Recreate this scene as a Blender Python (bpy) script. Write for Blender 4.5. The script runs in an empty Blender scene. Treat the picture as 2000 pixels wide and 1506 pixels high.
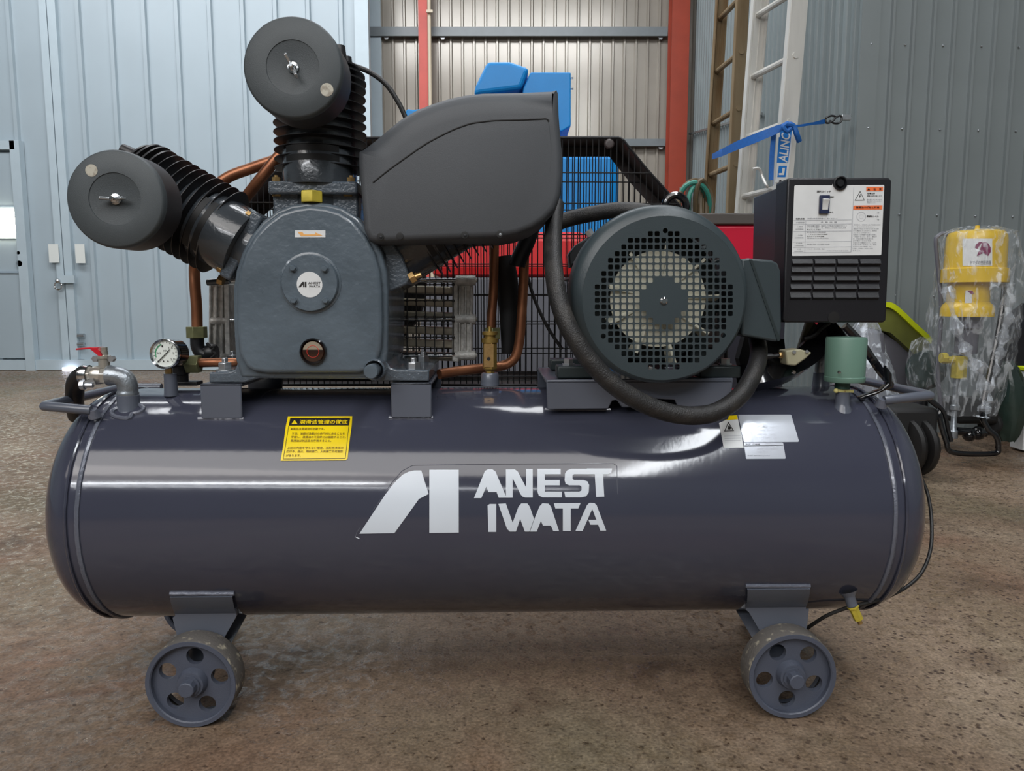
import bpy, bmesh, math, random
from mathutils import Vector, Matrix
from mathutils.geometry import delaunay_2d_cdt
random.seed(7)
PI = math.pi
S = bpy.context.scene
COL = S.collection

# ------------------------------------------------------------------ camera
F_PX, PITCH, CAM_Y, CAM_Z = 1450.0, math.radians(6.5), -1.45, 0.75
cd = bpy.data.cameras.new('camera'); cam = bpy.data.objects.new('camera', cd); COL.objects.link(cam)
cd.sensor_fit = 'HORIZONTAL'; cd.sensor_width = 36.0; cd.lens = 36.0 * F_PX / 2000.0
cd.clip_start = 0.02; cd.clip_end = 100
cam.location = (0, CAM_Y, CAM_Z); cam.rotation_euler = (PI / 2 - PITCH, 0, 0)
S.camera = cam
# ------------------------------------------------------------------ world, light, exposure
S.view_settings.view_transform = 'Standard'; S.view_settings.look = 'None'
S.view_settings.gamma = 1.0; S.view_settings.exposure = -0.1; S.view_settings.use_curve_mapping = False
w = bpy.data.worlds.new('world'); S.world = w; w.use_nodes = True
w.node_tree.nodes['Background'].inputs[0].default_value = (0.55, 0.66, 0.8, 1)
w.node_tree.nodes['Background'].inputs[1].default_value = 0.25

def area(name, loc, look, sx, sy, power, color=(1, 1, 1), spread=180, roll=0.0):
    l = bpy.data.lights.new(name, 'AREA'); l.shape = 'RECTANGLE'; l.size = sx; l.size_y = sy
    l.energy = power; l.color = color; l.spread = math.radians(spread)
    o = bpy.data.objects.new(name, l); COL.objects.link(o); o.location = loc
    d = Vector(look) - Vector(loc)
    o.rotation_euler = (d.to_track_quat('-Z', 'Y').to_matrix() @ Matrix.Rotation(math.radians(roll), 3, 'Z')).to_euler()
    return o
# roof strip and high rear windows, plus added fill lamps with no visible source
area('fill_far', (-2.2, 3.6, 5.35), (-1.8, 7.2, 1.4), 8.0, 1.2, 360, (0.95, 0.97, 1.0))  # added fill lamp to brighten the gate and back wall
area('roof_light_strip', (1.88, -3.4, 5.35), (1.88, -3.4, 0.0), 0.45, 7.8, 230, (0.92, 0.96, 1.0))
area('high_window_rear', (-3.4, -6.7, 4.2), (-2.6, 0, 0.9), 4.6, 0.14, 100, (0.93, 0.96, 1.0))
area('high_window_rear_lower', (-2.6, -6.7, 3.62), (-2.2, 0, 0.9), 7.4, 0.09, 48, (0.93, 0.96, 1.0), 180, -6.0)
area('fill_rear', (-3.6, -5.6, 4.9), (-0.2, 0.2, 0.7), 6.5, 2.0, 85, (1.0, 0.93, 0.88))  # added warm frontal fill high at the rear, no gate opening there
area('fill_near', (-1.0, -3.4, 5.35), (-0.6, -0.4, 0.5), 6.0, 4.4, 330, (1.0, 0.97, 0.94))  # added broad fill for the front faces of the compressor
area('fill_mid', (-0.6, 2.0, 5.35), (-0.6, 1.6, 0.0), 5.0, 0.9, 130, (0.95, 0.97, 1.0))  # added fill for the intercooler and the machines behind

# ------------------------------------------------------------------ measuring helpers
CP, SP = math.cos(PITCH), math.sin(PITCH)
YAW = math.radians(1.5); CY, SY = math.cos(YAW), math.sin(YAW)
def ray(u, v):
    a = (u - 1000.0) / F_PX; b = (753.0 - v) / F_PX
    return Vector((a, CP + b * SP, -SP + b * CP))
def at(u, v, d):
    """world point seen at (u, v), d metres in front of the photographer"""
    r = ray(u, v); t = d / r.y
    return Vector((0, CAM_Y, CAM_Z)) + r * t
def on_floor(u, v, z=0.0):
    r = ray(u, v); t = (z - CAM_Z) / r.z
    return Vector((0, CAM_Y, CAM_Z)) + r * t
def loc(p):                                     # world -> compressor frame
    return Vector((p.x * CY + p.y * SY, -p.x * SY + p.y * CY, p.z))
O_L = loc(Vector((0, CAM_Y, CAM_Z)))
def mp(u, v, y):
    """point of the compressor (its own frame) on the plane y"""
    r = loc(ray(u, v)); t = (y - O_L.y) / r.y
    return O_L + r * t
def ml(px, u, v, y):                            # length of px pixels there
    return (mp(u + px, v, y) - mp(u, v, y)).length
TANK_R, TANK_Z = 0.22, 0.36
def on_tank(u, v, eps=0.0):
    r = loc(ray(u, v)); R = TANK_R + eps
    oy, oz = O_L.y, O_L.z - TANK_Z
    a = r.y ** 2 + r.z ** 2; b = oy * r.y + oz * r.z; c = oy * oy + oz * oz - R * R
    D = b * b - a * c
    t = (-b - math.sqrt(max(D, 0))) / a
    p = O_L + r * t
    return p

# ------------------------------------------------------------------ materials
def lin(c):
    return tuple(((x / 255) / 12.92 if x / 255 <= 0.04045 else ((x / 255 + 0.055) / 1.055) ** 2.4) for x in c)
MATS = {}
def mat(name, rgb, rough=0.5, metal=0.0, var=0.0, vscale=8.0, bump=0.0, bscale=40.0, coat=0.0, rgb2=None,
        mix=(0.45, 0.6), rvar=0.0, emit=None, estr=0.0, alpha=1.0, trans=0.0, stretch=None):
    m = bpy.data.materials.new(name); m.use_nodes = True; MATS[name] = m
    nt = m.node_tree; N = nt.nodes; L = nt.links; b = N['Principled BSDF']
    c = lin(rgb) + (1,)
    b.inputs['Base Color'].default_value = c
    b.inputs['Roughness'].default_value = rough; b.inputs['Metallic'].default_value = metal
    b.inputs['Coat Weight'].default_value = coat; b.inputs['Coat Roughness'].default_value = 0.08
    b.inputs['Alpha'].default_value = alpha; b.inputs['Transmission Weight'].default_value = trans
    tc = N.new('ShaderNodeTexCoord'); src = tc.outputs['Object']
    if stretch:
        mpn = N.new('ShaderNodeMapping'); mpn.inputs['Scale'].default_value = stretch
        L.new(src, mpn.inputs[0]); src = mpn.outputs[0]
    if var or rgb2:
        n = N.new('ShaderNodeTexNoise'); n.inputs['Scale'].default_value = vscale; n.inputs['Detail'].default_value = 5
        L.new(src, n.inputs['Vector'])
        r = N.new('ShaderNodeValToRGB'); L.new(n.outputs['Fac'], r.inputs[0]); L.new(r.outputs[0], b.inputs['Base Color'])
        e = r.color_ramp.elements
        if rgb2:
            e[0].position, e[1].position = mix; e[0].color = c; e[1].color = lin(rgb2) + (1,)
        else:
            e[0].position, e[1].position = 0.3, 0.7
            e[0].color = tuple(x * (1 - var) for x in c[:3]) + (1,); e[1].color = tuple(min(1, x * (1 + var)) for x in c[:3]) + (1,)
        if rvar:
            mr = N.new('ShaderNodeMapRange'); mr.inputs[3].default_value = max(0.02, rough - rvar); mr.inputs[4].default_value = rough + rvar
            L.new(n.outputs['Fac'], mr.inputs[0]); L.new(mr.outputs[0], b.inputs['Roughness'])
    if bump:
        n2 = N.new('ShaderNodeTexNoise'); n2.inputs['Scale'].default_value = bscale; n2.inputs['Detail'].default_value = 3
        L.new(src, n2.inputs['Vector'])
        bp = N.new('ShaderNodeBump'); bp.inputs['Strength'].default_value = bump; bp.inputs['Distance'].default_value = 0.002
        L.new(n2.outputs['Fac'], bp.inputs['Height']); L.new(bp.outputs[0], b.inputs['Normal'])
    if emit:
        b.inputs['Emission Color'].default_value = lin(emit) + (1,); b.inputs['Emission Strength'].default_value = estr
    return m
M = MATS
mat('tank_paint', (60, 62, 75), 0.12, 0, var=0.05, vscale=3, bump=0.05, bscale=90, coat=0.35)
mat('frame_paint', (86, 91, 102), 0.28, 0, var=0.05, vscale=5, bump=0.05, bscale=80, coat=0.2)
mat('weld_paint', (96, 100, 112), 0.22, 0.1, var=0.1, bump=0.5, bscale=260, coat=0.4)
mat('cast_paint', (84, 95, 104), 0.3, 0.0, var=0.14, vscale=9, bump=0.6, bscale=75, coat=0.4, rvar=0.14)
mat('cast_rough', (78, 87, 96), 0.26, 0.0, var=0.15, vscale=20, bump=0.9, bscale=170, coat=0.5)
mat('cylinder_paint', (62, 67, 72), 0.2, 0.0, var=0.1, bump=0.35, bscale=140, coat=0.4)
mat('fin_black', (26, 25, 27), 0.42, 0.0, var=0.2, bump=0.2, bscale=150)
mat('filter_plastic', (63, 69, 72), 0.5, 0.0, var=0.08, vscale=12, bump=0.25, bscale=900)
mat('filter_plastic_inner', (58, 64, 67), 0.5, 0.0, var=0.08, vscale=12, bump=0.25, bscale=900)
mat('filter_side', (40, 38, 41), 0.5, 0.0, var=0.08)
mat('cover_plastic', (71, 74, 78), 0.55, 0.0, var=0.08, vscale=4, bump=0.2, bscale=900)
mat('recess_shade', (10, 10, 11), 0.6)  # shade inside holes, slots and grooves, put on as flat black
mat('motor_paint', (52, 62, 66), 0.38, 0.0, var=0.06, bump=0.1, bscale=400)
mat('motor_dark', (34, 44, 46), 0.45, 0.0, var=0.1)
mat('fan_plastic', (224, 222, 202), 0.5, 0, var=0.1, vscale=20)
mat('black_gloss', (16, 17, 20), 0.12, 0, coat=0.5)
mat('black_satin', (22, 23, 26), 0.38)
mat('black_matte', (20, 20, 21), 0.7)
mat('box_plastic', (19, 19, 24), 0.42, 0, bump=0.15, bscale=700)
mat('box_side', (38, 39, 48), 0.35)
mat('rubber', (30, 29, 29), 0.5, 0, rgb2=(56, 53, 50), mix=(0.5, 0.75), vscale=30, bump=0.5, bscale=420)
mat('rubber_dark', (22, 21, 21), 0.5, bump=0.2, bscale=200)
mat('copper', (172, 116, 84), 0.4, 0.75, rgb2=(122, 76, 54), mix=(0.4, 0.75), vscale=14, bump=0.05)
mat('brass', (180, 148, 98), 0.35, 0.8, var=0.2, vscale=40, bump=0.2, bscale=200)
mat('brass_dull', (150, 124, 66), 0.42, 0.6, var=0.2, vscale=60, bump=0.2)
mat('brass_yellow', (196, 178, 66), 0.4, 0.25, var=0.15, vscale=60)
mat('olive_nut', (132, 134, 96), 0.4, 0.5, var=0.15, vscale=60)
mat('chrome', (205, 208, 210), 0.16, 1.0, var=0.05)
mat('zinc', (190, 194, 198), 0.32, 0.9, var=0.12, vscale=50, bump=0.2)
mat('galvanised', (150, 156, 162), 0.34, 0.75, var=0.2, vscale=40, bump=0.35, bscale=220)
mat('alu_cast', (196, 195, 190), 0.5, 0.25, var=0.25, vscale=90, bump=0.6, bscale=260)
mat('alu_fin', (196, 186, 166), 0.45, 0.2, var=0.2, vscale=60)
mat('red_handle', (196, 28, 44), 0.35, coat=0.3)
mat('green_cap', (98, 130, 116), 0.42, var=0.05, bump=0.1)
mat('green_cap_dark', (40, 72, 62), 0.45)
mat('beige_cast', (158, 154, 128), 0.5, bump=0.2)
mat('wheel_paint', (74, 79, 92), 0.42, var=0.08, bump=0.25, bscale=500)
mat('wheel_tread', (96, 92, 88), 0.7, rgb2=(176, 168, 148), mix=(0.56, 0.7), vscale=70, bump=0.6, bscale=200)
mat('white_print', (205, 212, 220), 0.28, var=0.02)
mat('clear_film_edge', (96, 98, 108), 0.1, coat=0.6)
mat('sticker_white', (214, 216, 216), 0.35, var=0.05, vscale=30)
mat('sticker_old', (176, 172, 158), 0.5, rgb2=(140, 132, 118), vscale=130)
mat('sticker_yellow', (236, 206, 18), 0.3, var=0.04)
mat('sticker_silver', (196, 201, 210), 0.16, 0.25, coat=0.6, bump=0.08, bscale=60)
mat('sticker_cream', (212, 204, 132), 0.4)
mat('ink_black', (24, 20, 18), 0.5)
mat('ink_brown', (116, 90, 14), 0.5)
mat('ink_grey', (120, 122, 128), 0.5)
mat('ink_light', (160, 163, 170), 0.5)
mat('ink_red', (196, 60, 48), 0.5)
mat('ink_navy', (24, 34, 66), 0.5)
mat('panel_orange', (232, 116, 66), 0.4)
mat('arrow_orange', (226, 166, 92), 0.45)
mat('oil_dark', (44, 24, 16), 0.08, coat=1.0)
mat('oil_glass', (150, 138, 120), 0.08, coat=1.0)
mat('gauge_white', (226, 232, 226), 0.3, coat=0.6)
mat('ink_green', (40, 150, 96), 0.4)
# setting
mat('door_blue', (164, 178, 186), 0.42, var=0.03, vscale=2, bump=0.04, bscale=20)
mat('door_blue_trim', (180, 195, 203), 0.4, var=0.03)
mat('door_blue_deep', (150, 166, 178), 0.45)
mat('wall_beige', (160, 154, 144), 0.2, 0.12, var=0.06, vscale=3, bump=0.15, bscale=2.5)
mat('wall_grey', (120, 127, 128), 0.38, var=0.05, vscale=3)
mat('wall_grey_light', (132, 142, 144), 0.38, var=0.05, vscale=3)
mat('girt_grey', (118, 126, 130), 0.35, var=0.06)
mat('orange_steel_dim', (158, 58, 34), 0.5, var=0.1, vscale=5)  # weaker light on the column is darkened into its colour
mat('red_oxide', (206, 78, 66), 0.45, var=0.1, vscale=5)
mat('cream_pipe', (214, 200, 176), 0.45)
mat('roof_dark', (70, 74, 80), 0.6)
mat('paper', (222, 226, 222), 0.6)
mat('window_glow', (255, 252, 225), 0.3, emit=(255, 250, 224), estr=16.0)
mat('slit_glow', (240, 240, 255), 0.3, emit=(236, 238, 255), estr=7.0)
mat('cage_black', (24, 22, 23), 0.4)
mat('cage_brown', (66, 58, 57), 0.4)
mat('machine_blue', (0, 136, 212), 0.42, var=0.05, bump=0.15, bscale=300)
mat('machine_blue_dark', (10, 52, 120), 0.5)
mat('machine_red', (206, 40, 44), 0.4, var=0.05)
mat('machine_crimson', (190, 22, 52), 0.3, coat=0.4)
mat('machine_grey', (96, 98, 106), 0.5, var=0.05)
mat('machine_brown', (74, 68, 64), 0.5, var=0.1)
mat('alu_ladder', (208, 206, 200), 0.38, 0.3, var=0.15, vscale=9, bump=0.1, stretch=(1, 1, 0.15))
mat('alu_ladder_old', (150, 132, 104), 0.5, 0.35, rgb2=(116, 92, 62), mix=(0.4, 0.7), vscale=9, stretch=(1, 1, 0.2))
mat('strap_blue', (22, 92, 168), 0.6, var=0.1, vscale=80)
mat('label_blue', (28, 116, 196), 0.4)
mat('nickel', (204, 200, 190), 0.28, 0.75, var=0.08, vscale=60)
mat('pump_yellow', (214, 178, 30), 0.35, var=0.06, coat=0.3)
mat('maroon', (120, 24, 74), 0.4)
mat('lime', (196, 208, 20), 0.4)
mat('olive', (96, 100, 40), 0.5, var=0.2)
mat('hose_teal', (52, 128, 112), 0.45)
mat('hose_brown', (86, 72, 50), 0.5)
mat('bag_black', (24, 24, 28), 0.3, bump=0.8, bscale=20)
mat('wrap_green', (40, 54, 48), 0.3, var=0.3, bump=0.8, bscale=40)
mat('tool_yellow', (232, 176, 24), 0.45)
mat('lead_grey', (96, 96, 104), 0.4)

def film(name, dens=0.3, tint=(225, 230, 235), bscale=30):
    """cling film: mostly see-through, glossy creases"""
    m = bpy.data.materials.new(name); m.use_nodes = True; MATS[name] = m
    nt = m.node_tree; N = nt.nodes; L = nt.links; b = N['Principled BSDF']
    b.inputs['Base Color'].default_value = lin(tint) + (1,); b.inputs['Roughness'].default_value = 0.12
    tc = N.new('ShaderNodeTexCoord')
    mpn = N.new('ShaderNodeMapping'); mpn.inputs['Scale'].default_value = (1, 1, 0.35); mpn.inputs['Rotation'].default_value = (0.3, 0.6, 0.2)
    L.new(tc.outputs['Object'], mpn.inputs[0])
    n = N.new('ShaderNodeTexNoise'); n.inputs['Scale'].default_value = bscale; n.inputs['Detail'].default_value = 6; n.inputs['Distortion'].default_value = 1.2
    L.new(mpn.outputs[0], n.inputs['Vector'])
    r = N.new('ShaderNodeValToRGB'); L.new(n.outputs['Fac'], r.inputs[0])
    e = r.color_ramp.elements; e[0].position = 0.52; e[1].position = 0.64
    e[0].color = (dens * 0.5,) * 3 + (1,); e[1].color = (min(1, dens * 3.2),) * 3 + (1,)
    L.new(r.outputs[0], b.inputs['Alpha'])
    bp = N.new('ShaderNodeBump'); bp.inputs['Strength'].default_value = 1.0; bp.inputs['Distance'].default_value = 0.01
    L.new(n.outputs['Fac'], bp.inputs['Height']); L.new(bp.outputs[0], b.inputs['Normal'])
    return m
film('cling_film', 0.12)
film('cling_film_dense', 0.5, (205, 212, 220), 22)

def floor_material():
    m = bpy.data.materials.new('concrete_floor'); m.use_nodes = True; MATS['concrete_floor'] = m
    nt = m.node_tree; N = nt.nodes; L = nt.links; b = N['Principled BSDF']
    tc = N.new('ShaderNodeTexCoord'); src = tc.outputs['Object']
    def noise(s, d=5, dist=0.0):
        n = N.new('ShaderNodeTexNoise'); n.inputs['Scale'].default_value = s; n.inputs['Detail'].default_value = d
        n.inputs['Distortion'].default_value = dist
        L.new(src, n.inputs['Vector']); return n
    def ramp(n, stops):
        r = N.new('ShaderNodeValToRGB'); L.new(n.outputs[0], r.inputs[0]); e = r.color_ramp.elements
        while len(e) < len(stops): e.new(0.5)
        for k, (p, c) in enumerate(stops): e[k].position = p; e[k].color = c if len(c) == 4 else lin(c) + (1,)
        return r
    def mixc(a, bcol, fac, mode='MIX'):
        x = N.new('ShaderNodeMix'); x.data_type = 'RGBA'; x.blend_type = mode
        L.new(fac, x.inputs[0]) if not isinstance(fac, float) else setattr(x.inputs[0], 'default_value', fac)
        L.new(a, x.inputs[6])
        if hasattr(bcol, 'links'): L.new(bcol, x.inputs[7])
        else: x.inputs[7].default_value = bcol
        return x.outputs[2]
    base = ramp(noise(1.6, 6, 0.4), [(0.3, (106, 88, 71)), (0.5, (124, 105, 86)), (0.7, (140, 123, 104))]).outputs[0]
    rust = ramp(noise(0.9, 8, 1.2), [(0.5, (0, 0, 0, 1)), (0.68, (0.5, 0.5, 0.5, 1))]).outputs[0]
    c = mixc(base, lin((118, 74, 54)) + (1,), rust)
    olive = ramp(noise(1.3, 4, 0.3), [(0.52, (0, 0, 0, 1)), (0.66, (0.55, 0.55, 0.55, 1))]).outputs[0]
    c = mixc(c, lin((98, 92, 70)) + (1,), olive)
    # dark aggregate specks, denser towards the right
    vo = N.new('ShaderNodeTexVoronoi'); vo.inputs['Scale'].default_value = 62; L.new(src, vo.inputs['Vector'])
    vr = N.new('ShaderNodeValToRGB'); L.new(vo.outputs['Distance'], vr.inputs[0])
    vr.color_ramp.elements[0].position = 0.2; vr.color_ramp.elements[0].color = (1, 1, 1, 1)
    vr.color_ramp.elements[1].position = 0.33; vr.color_ramp.elements[1].color = (0, 0, 0, 1)
    sx = N.new('ShaderNodeSeparateXYZ'); L.new(src, sx.inputs[0])
    mr = N.new('ShaderNodeMapRange'); mr.inputs[1].default_value = 0.0; mr.inputs[2].default_value = 0.9
    mr.inputs[3].default_value = 0.22; mr.inputs[4].default_value = 0.95; L.new(sx.outputs[0], mr.inputs[0])
    pick = ramp(noise(24, 2), [(0.42, (0, 0, 0, 1)), (0.52, (1, 1, 1, 1))]).outputs[0]
    mu = N.new('ShaderNodeMath'); mu.operation = 'MULTIPLY'; L.new(vr.outputs[0], mu.inputs[0]); L.new(mr.outputs[0], mu.inputs[1])
    mu2 = N.new('ShaderNodeMath'); mu2.operation = 'MULTIPLY'; L.new(mu.outputs[0], mu2.inputs[0]); L.new(pick, mu2.inputs[1])
    c = mixc(c, lin((62, 46, 38)) + (1,), mu2.outputs[0])
    grain = ramp(noise(170, 3), [(0.3, (0.62, 0.62, 0.62, 1)), (0.72, (1.34, 1.34, 1.34, 1))]).outputs[0]
    c = mixc(c, grain, 1.0, 'MULTIPLY')
    stain = ramp(noise(5.5, 6, 0.8), [(0.56, (1, 1, 1, 1)), (0.7, (0.66, 0.62, 0.6, 1))]).outputs[0]
    c = mixc(c, stain, 1.0, 'MULTIPLY')
    mott = ramp(noise(34, 6, 0.5), [(0.3, (0.78, 0.77, 0.76, 1)), (0.7, (1.16, 1.16, 1.17, 1))]).outputs[0]
    c = mixc(c, mott, 1.0, 'MULTIPLY')
    pits = ramp(noise(75, 2, 0.2), [(0.3, (0.4, 0.36, 0.34, 1)), (0.37, (1, 1, 1, 1))]).outputs[0]
    c = mixc(c, pits, 1.0, 'MULTIPLY')
    L.new(c, b.inputs['Base Color'])
    gl = noise(38, 8, 0.8)
    rr = N.new('ShaderNodeMapRange'); rr.inputs[1].default_value = 0.38; rr.inputs[2].default_value = 0.56
    rr.inputs[3].default_value = 0.15; rr.inputs[4].default_value = 0.7; L.new(gl.outputs[0], rr.inputs[0])
    L.new(rr.outputs[0], b.inputs['Roughness'])
    add = N.new('ShaderNodeMath'); add.operation = 'ADD'; L.new(noise(210, 5).outputs[0], add.inputs[0]); L.new(noise(85, 6).outputs[0], add.inputs[1])
    bp = N.new('ShaderNodeBump'); bp.inputs['Strength'].default_value = 0.6; bp.inputs['Distance'].default_value = 0.0016
    L.new(add.outputs[0], bp.inputs['Height']); L.new(bp.outputs[0], b.inputs['Normal'])
floor_material()

# ------------------------------------------------------------------ mesh helpers
def in_poly(x, z, P):
    c = False; j = len(P) - 1
    for i in range(len(P)):
        if (P[i][1] > z) != (P[j][1] > z) and x < (P[j][0] - P[i][0]) * (z - P[i][1]) / (P[j][1] - P[i][1]) + P[i][0]: c = not c
        j = i
    return c
def basis(axis):
    a = Vector(axis).normalized()
    t = Vector((0, 0, 1)) if abs(a.z) < 0.9 else Vector((1, 0, 0))
    x = t.cross(a).normalized(); y = a.cross(x)
    return x, y, a
class MB:
    def __init__(s): s.v = []; s.f = []; s.m = []; s.cur = 0
    def mat(s, i): s.cur = i; return s
    def face(s, idx): s.f.append(tuple(idx)); s.m.append(s.cur)
    def add(s, vs, fs):
        n = len(s.v); s.v += [tuple(p) for p in vs]
        for f in fs: s.face([n + k for k in f])
        return s
    def box(s, c, d, rot=None):
        c = Vector(c); h = Vector(d) / 2; vs = []
        for z in (-1, 1):
            for y in (-1, 1):
                for x in (-1, 1):
                    p = Vector((x * h.x, y * h.y, z * h.z))
                    if rot is not None: p = rot @ p
                    vs.append(c + p)
        return s.add(vs, [(0, 2, 3, 1), (4, 5, 7, 6), (0, 1, 5, 4), (2, 6, 7, 3), (0, 4, 6, 2), (1, 3, 7, 5)])
    def bar(s, a, b, wd, th, up=(0, 0, 1)):
        """rectangular bar from a to b"""
        a = Vector(a); b = Vector(b); d = (b - a); L = d.length; d.normalize()
        x = Vector(up).cross(d)
        if x.length < 1e-4: x = Vector((1, 0, 0)).cross(d)
        x.normalize(); y = d.cross(x)
        R = Matrix((x, y, d)).transposed()
        return s.box((a + b) / 2, (wd, th, L), R)
    def lathe(s, prof, o, axis=(0, 0, 1), n=32, phase=0.0):
        """prof: list of (radius, height)"""
        X, Y, A = basis(axis); o = Vector(o); rings = []; base = len(s.v)
        for r, h in prof:
            if r < 1e-6:
                s.v.append(tuple(o + A * h)); rings.append([len(s.v) - 1])
            else:
                st = len(s.v)
                for k in range(n):
                    a = phase + 2 * PI * k / n
                    s.v.append(tuple(o + A * h + (X * math.cos(a) + Y * math.sin(a)) * r))
                rings.append(list(range(st, st + n)))
        for q in range(len(rings) - 1):
            a, b = rings[q], rings[q + 1]
            if len(a) == 1 and len(b) == 1: continue
            for k in range(n):
                k2 = (k + 1) % n
                if len(a) == 1: s.face((a[0], b[k2], b[k]))
                elif len(b) == 1: s.face((a[k], a[k2], b[0]))
                else: s.face((a[k], a[k2], b[k2], b[k]))
        return s
    def cyl(s, a, b, r, r2=None, n=20, phase=0.0):
        a = Vector(a); b = Vector(b); L = (b - a).length; r2 = r if r2 is None else r2
        return s.lathe([(0, 0), (r, 0), (r2, L), (0, L)], a, b - a, n, phase)
    def ball(s, c, r, n=12):
        return s.lathe([(r * math.sin(PI * k / 8), -r * math.cos(PI * k / 8)) for k in range(9)], c, (0, 0, 1), n)
    def hexnut(s, c, axis, r, h, bore=0.0):
        s.lathe([(0, 0), (r, 0), (r, h), (r * 0.55, h), (0, h)], c, axis, 6); return s
    def tube(s, pts, r, n=12, caps=True, closed=False):
        pts = [Vector(p) for p in pts]; N = len(pts); rings = []; nx = None
        for i in range(N):
            if closed: t = (pts[(i + 1) % N] - pts[i - 1])
            else: t = pts[min(i + 1, N - 1)] - pts[max(i - 1, 0)]
            t.normalize()
            if nx is None: nx = basis(t)[0]
            nx = (nx - t * nx.dot(t)).normalized(); ny = t.cross(nx)
            rr = r[i] if isinstance(r, (list, tuple)) else r
            st = len(s.v)
            for k in range(n):
                a = 2 * PI * k / n; s.v.append(tuple(pts[i] + (nx * math.cos(a) + ny * math.sin(a)) * rr))
            rings.append(range(st, st + n))
        seq = list(range(N - 1)) + ([N - 1] if closed else [])
        for i in seq:
            a, b = rings[i], rings[(i + 1) % N]
            for k in range(n): k2 = (k + 1) % n; s.face((a[k], a[k2], b[k2], b[k]))
        if caps and not closed: s.face(list(rings[0])[::-1]); s.face(list(rings[-1]))
        return s
    def prism(s, pts, y0, y1):
        """outline of (x, z) extruded between two y planes"""
        n = len(pts); A = [(p[0], y0, p[1]) for p in pts]; B = [(p[0], y1, p[1]) for p in pts]
        fs = [tuple(range(n)), tuple(range(2 * n - 1, n - 1, -1))] + [(k, (k + 1) % n, n + (k + 1) % n, n + k)[::-1] for k in range(n)]
        return s.add(A + B, fs)
    def plate(s, outer, holes, y0, y1):
        """plate in the xz plane with holes (each a list of (x, z))"""
        P2 = []; E = []
        for loop in [outer] + holes:
            st = len(P2); P2 += [Vector((p[0], p[1])) for p in loop]; E += [(st + k, st + (k + 1) % len(loop)) for k in range(len(loop))]
        cv, ce, cf, *_r = delaunay_2d_cdt(P2, E, [], 1, 1e-7)
        bb = [(min(p[0] for p in h), max(p[0] for p in h), min(p[1] for p in h), max(p[1] for p in h), h) for h in holes]
        T = []
        for t in cf:
            x = sum(cv[k][0] for k in t) / 3; z = sum(cv[k][1] for k in t) / 3
            if any(b[0] < x < b[1] and b[2] < z < b[3] and in_poly(x, z, b[4]) for b in bb): continue
            T.append(list(t))
        V = [Vector((p[0], 0, p[1])) for p in cv]; n = len(V)
        s.add([(p.x, y0, p.z) for p in V] + [(p.x, y1, p.z) for p in V], T + [[n + k for k in t[::-1]] for t in T])
        base = len(s.v) - 2 * n; st = 0
        for loop in [outer] + holes:
            L = len(loop)
            for k in range(L):
                a = base + st + k; b = base + st + (k + 1) % L
                s.face((a, b, b + n, a + n))
            st += L
        return s
    def flat(s, loops, fn, step=None, mat=None):
        """concave 2-D polygons carried onto a surface by fn((a, b)); cut in strips of step"""
        if mat is not None: s.cur = mat
        bm = bmesh.new()
        for loop in loops:
            cv, ce, cf, *_r = delaunay_2d_cdt([Vector((p[0], p[1])) for p in loop], [(k, (k + 1) % len(loop)) for k in range(len(loop))], [], 1, 1e-6)
            vs = [bm.verts.new((p[0], p[1], 0)) for p in cv]
            for t in cf: bm.faces.new([vs[k] for k in t])
        if step:
            ys = [v.co.y for v in bm.verts]; lo, hi = min(ys), max(ys); q = lo + step
            while q < hi:
                bmesh.ops.bisect_plane(bm, geom=bm.verts[:] + bm.edges[:] + bm.faces[:], plane_co=(0, q, 0), plane_no=(0, 1, 0)); q += step
        bm.verts.index_update()
        s.add([fn(v.co.x, v.co.y) for v in bm.verts], [[v.index for v in f.verts] for f in bm.faces]); bm.free()
        return s
    def text(s, body, x0, y0, w, h, fn, mat=None, bold=0.0, angle=0.0, shear=0.0):
        """lettering in the box x0..x0+w, y0(top)..y0+h (y runs down), carried onto a surface"""
        if mat is not None: s.cur = mat
        cu = bpy.data.curves.new('t', 'FONT'); cu.body = body; cu.resolution_u = 2; cu.offset = bold
        o = bpy.data.objects.new('t', cu); me = bpy.data.meshes.new_from_object(o)
        vs = [v.co.copy() for v in me.vertices]; fs = [list(p.vertices) for p in me.polygons]
        bpy.data.objects.remove(o); bpy.data.curves.remove(cu); bpy.data.meshes.remove(me)
        if not vs: return s
        ax, bx = min(v.x for v in vs), max(v.x for v in vs); ay, by = min(v.y for v in vs), max(v.y for v in vs)
        ca, sa = math.cos(angle), math.sin(angle); out = []
        for v in vs:
            p = (v.x - ax) / max(bx - ax, 1e-6) * w; q = (by - v.y) / max(by - ay, 1e-6) * h
            p += (h - q) * shear
            out.append(fn(x0 + p * ca - q * sa, y0 + p * sa + q * ca))
        return s.add(out, fs)
    def build(s, name, mats, parent=None, smooth=35, bevel=0.0, seg=2, centre=True):
        off = Vector((0, 0, 0)); q = parent
        while q is not None:
            if 'category' in q: off += q.location
            q = q.parent
        if parent is None and centre:
            lo = [min(p[k] for p in s.v) for k in range(3)]; hi = [max(p[k] for p in s.v) for k in range(3)]
            off = Vector(((lo[0] + hi[0]) / 2, (lo[1] + hi[1]) / 2, lo[2]))
        me = bpy.data.meshes.new(name); me.from_pydata([tuple(Vector(p) - off) for p in s.v], [], s.f)
        for m in (mats if isinstance(mats, (list, tuple)) else [mats]): me.materials.append(M[m])
        for k, p in enumerate(me.polygons): p.material_index = s.m[k]
        bm = bmesh.new(); bm.from_mesh(me)
        bmesh.ops.recalc_face_normals(bm, faces=bm.faces[:]); bm.to_mesh(me); bm.free()
        if smooth:
            for p in me.polygons: p.use_smooth = True
            me.set_sharp_from_angle(angle=math.radians(smooth))
        me.update()
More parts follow.
